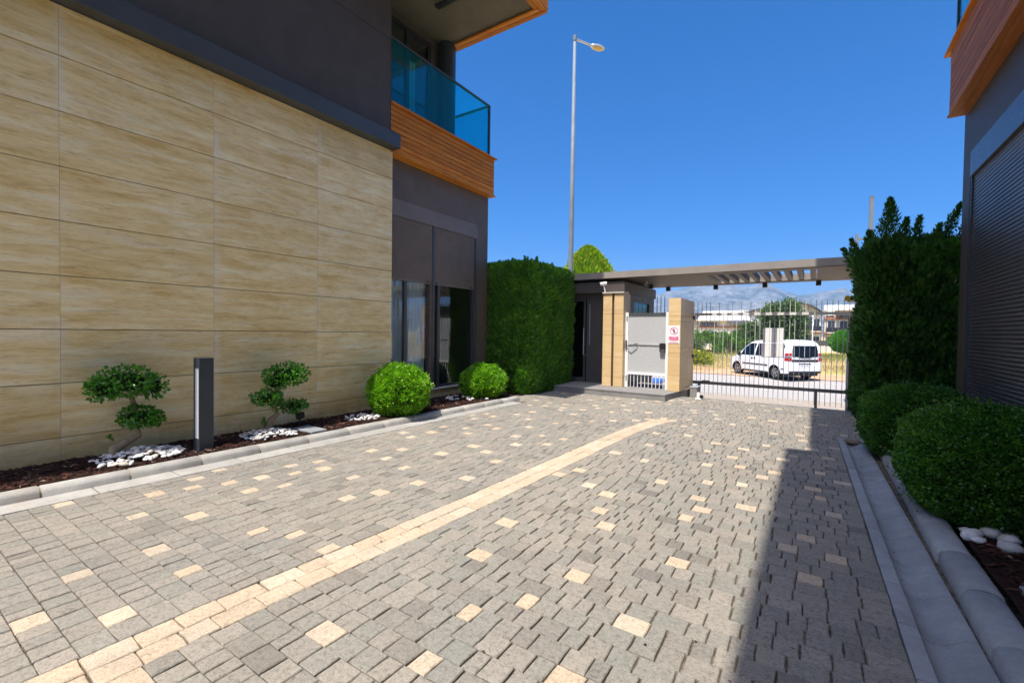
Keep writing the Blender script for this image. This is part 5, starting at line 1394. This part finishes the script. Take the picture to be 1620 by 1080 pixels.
# ------------------------------------------------------------------ mountains and the air between
t = NT('mountain_rock'); t.set(.95, .1); p = t.pos()
n1 = t.noise(p, .006, 8, .7); n2 = t.noise(p, .03, 6, .7)
c = t.ramp(n1, [(.36, (.03, .05, .04)), (.48, (.13, .135, .125)), (.60, (.19, .19, .185))]); c = t.mix(.8, c, t.ramp(n2, [(.38, .28), (.52, 1.0), (.65, 1.5)]), 'MULTIPLY'); t.col(c); M['mountain_rock'] = t.m
PR = [(-75, 4), (-40, 5), (-22, 4.6), (-16, 5.0), (-13.5, 5.5), (-11.7, 5.75), (-8.7, 5.85), (-6.5, 5.6), (-4.6, 5.95), (-3.7, 5.35), (-2.4, 4.7), (-1.4, 4.42), (-.3, 4.5), (.55, 4.68), (1.5, 4.85), (2.4, 5.12), (3.2, 4.6), (4.7, 3.3), (8, 2.6), (14, 3.2), (30, 3.6), (60, 3)]
def prof_el(az):
    for (a, b_), (c_, d_) in zip(PR, PR[1:]):
        if a <= az <= c_:
            q = (az-a)/(c_-a); q = q*q*(3-2*q)*.6+q*.4; return b_+(d_-b_)*q
    return 3
azs = np.arange(-75, 60.01, .22); rs_ = np.linspace(1500, 3600, 44)
V = []
for az in azs:
    el = prof_el(az); hx = math.tan(rad(el))*2700
    for r in rs_:
        q = (r-1500)/1200
        prf = (max(0, q)**1.25 if q <= 1 else max(0, 1-.55*(q-1)))
        x, y = at_az(az, r)
        rg = 1-abs(noise.noise(Vector((x*.0022, y*.0022, 1))))*2
        nn = noise.fractal(Vector((x*.004, y*.004, 3)), 1.0, 2.0, 6)
        h = hx*prf*(1 + (.30*(rg-.5) + .16*nn)*(1-.85*max(0, 1-abs(q-1)*5))) + 6*noise.noise(Vector((x*.02, y*.02, 0)))*prf
        V.append((x, y, -6+max(0, h)))
m = len(rs_)
tag(MB().add(V, [(i*m+j, (i+1)*m+j, (i+1)*m+j+1, i*m+j+1) for i in range(len(azs)-1) for j in range(m-1)]).build('mountains', M['mountain_rock'], smooth=True, fixn=False), kind='structure')

hz = bpy.data.materials.new('haze_air'); hz.use_nodes = True; hn = hz.node_tree.nodes; hn.remove(hn['Principled BSDF'])
pv = hn.new('ShaderNodeVolumePrincipled'); pv.inputs['Color'].default_value = (.42, .68, 1.0, 1); pv.inputs['Density'].default_value = .00026; pv.inputs['Anisotropy'].default_value = 0
hz.node_tree.links.new(pv.outputs[0], hn['Material Output'].inputs['Volume'])
tag(MB().box(-7000, 7000, -7000, 7000, -9, 330).build('haze', hz), kind='stuff')

# dry leaves and crumbs along the kerbs and in the channel
n = 420
yl = rng.uniform(.3, 11.5, n); sd = rng.random(n)
xl_ = np.where(sd < .4, np.array([xleft(q) for q in yl]) - .02 + np.abs(rng.normal(size=n))*.25, np.where(sd < .7, np.array([xright(q) for q in yl]) + .10 + rng.random(n)*.2, rng.uniform(-5.4, .2, n)))
zl_ = np.where((sd >= .4) & (sd < .7), -.035, .004)
P = np.stack([xl_, yl, zl_+.004], 1); an = rng.random(n)*6.283
A = np.stack([np.cos(an), np.sin(an), .25*rng.random(n)], 1)
tag(leaves('leaf_litter', P, A, rng.uniform(.008, .03, n), .3, M['bark_chip'], None, fold=.1, tint=.5+.5*rng.random(n), twist=np.tile(np.array([0, 0, 1.0]), (n, 1))), kind='stuff')
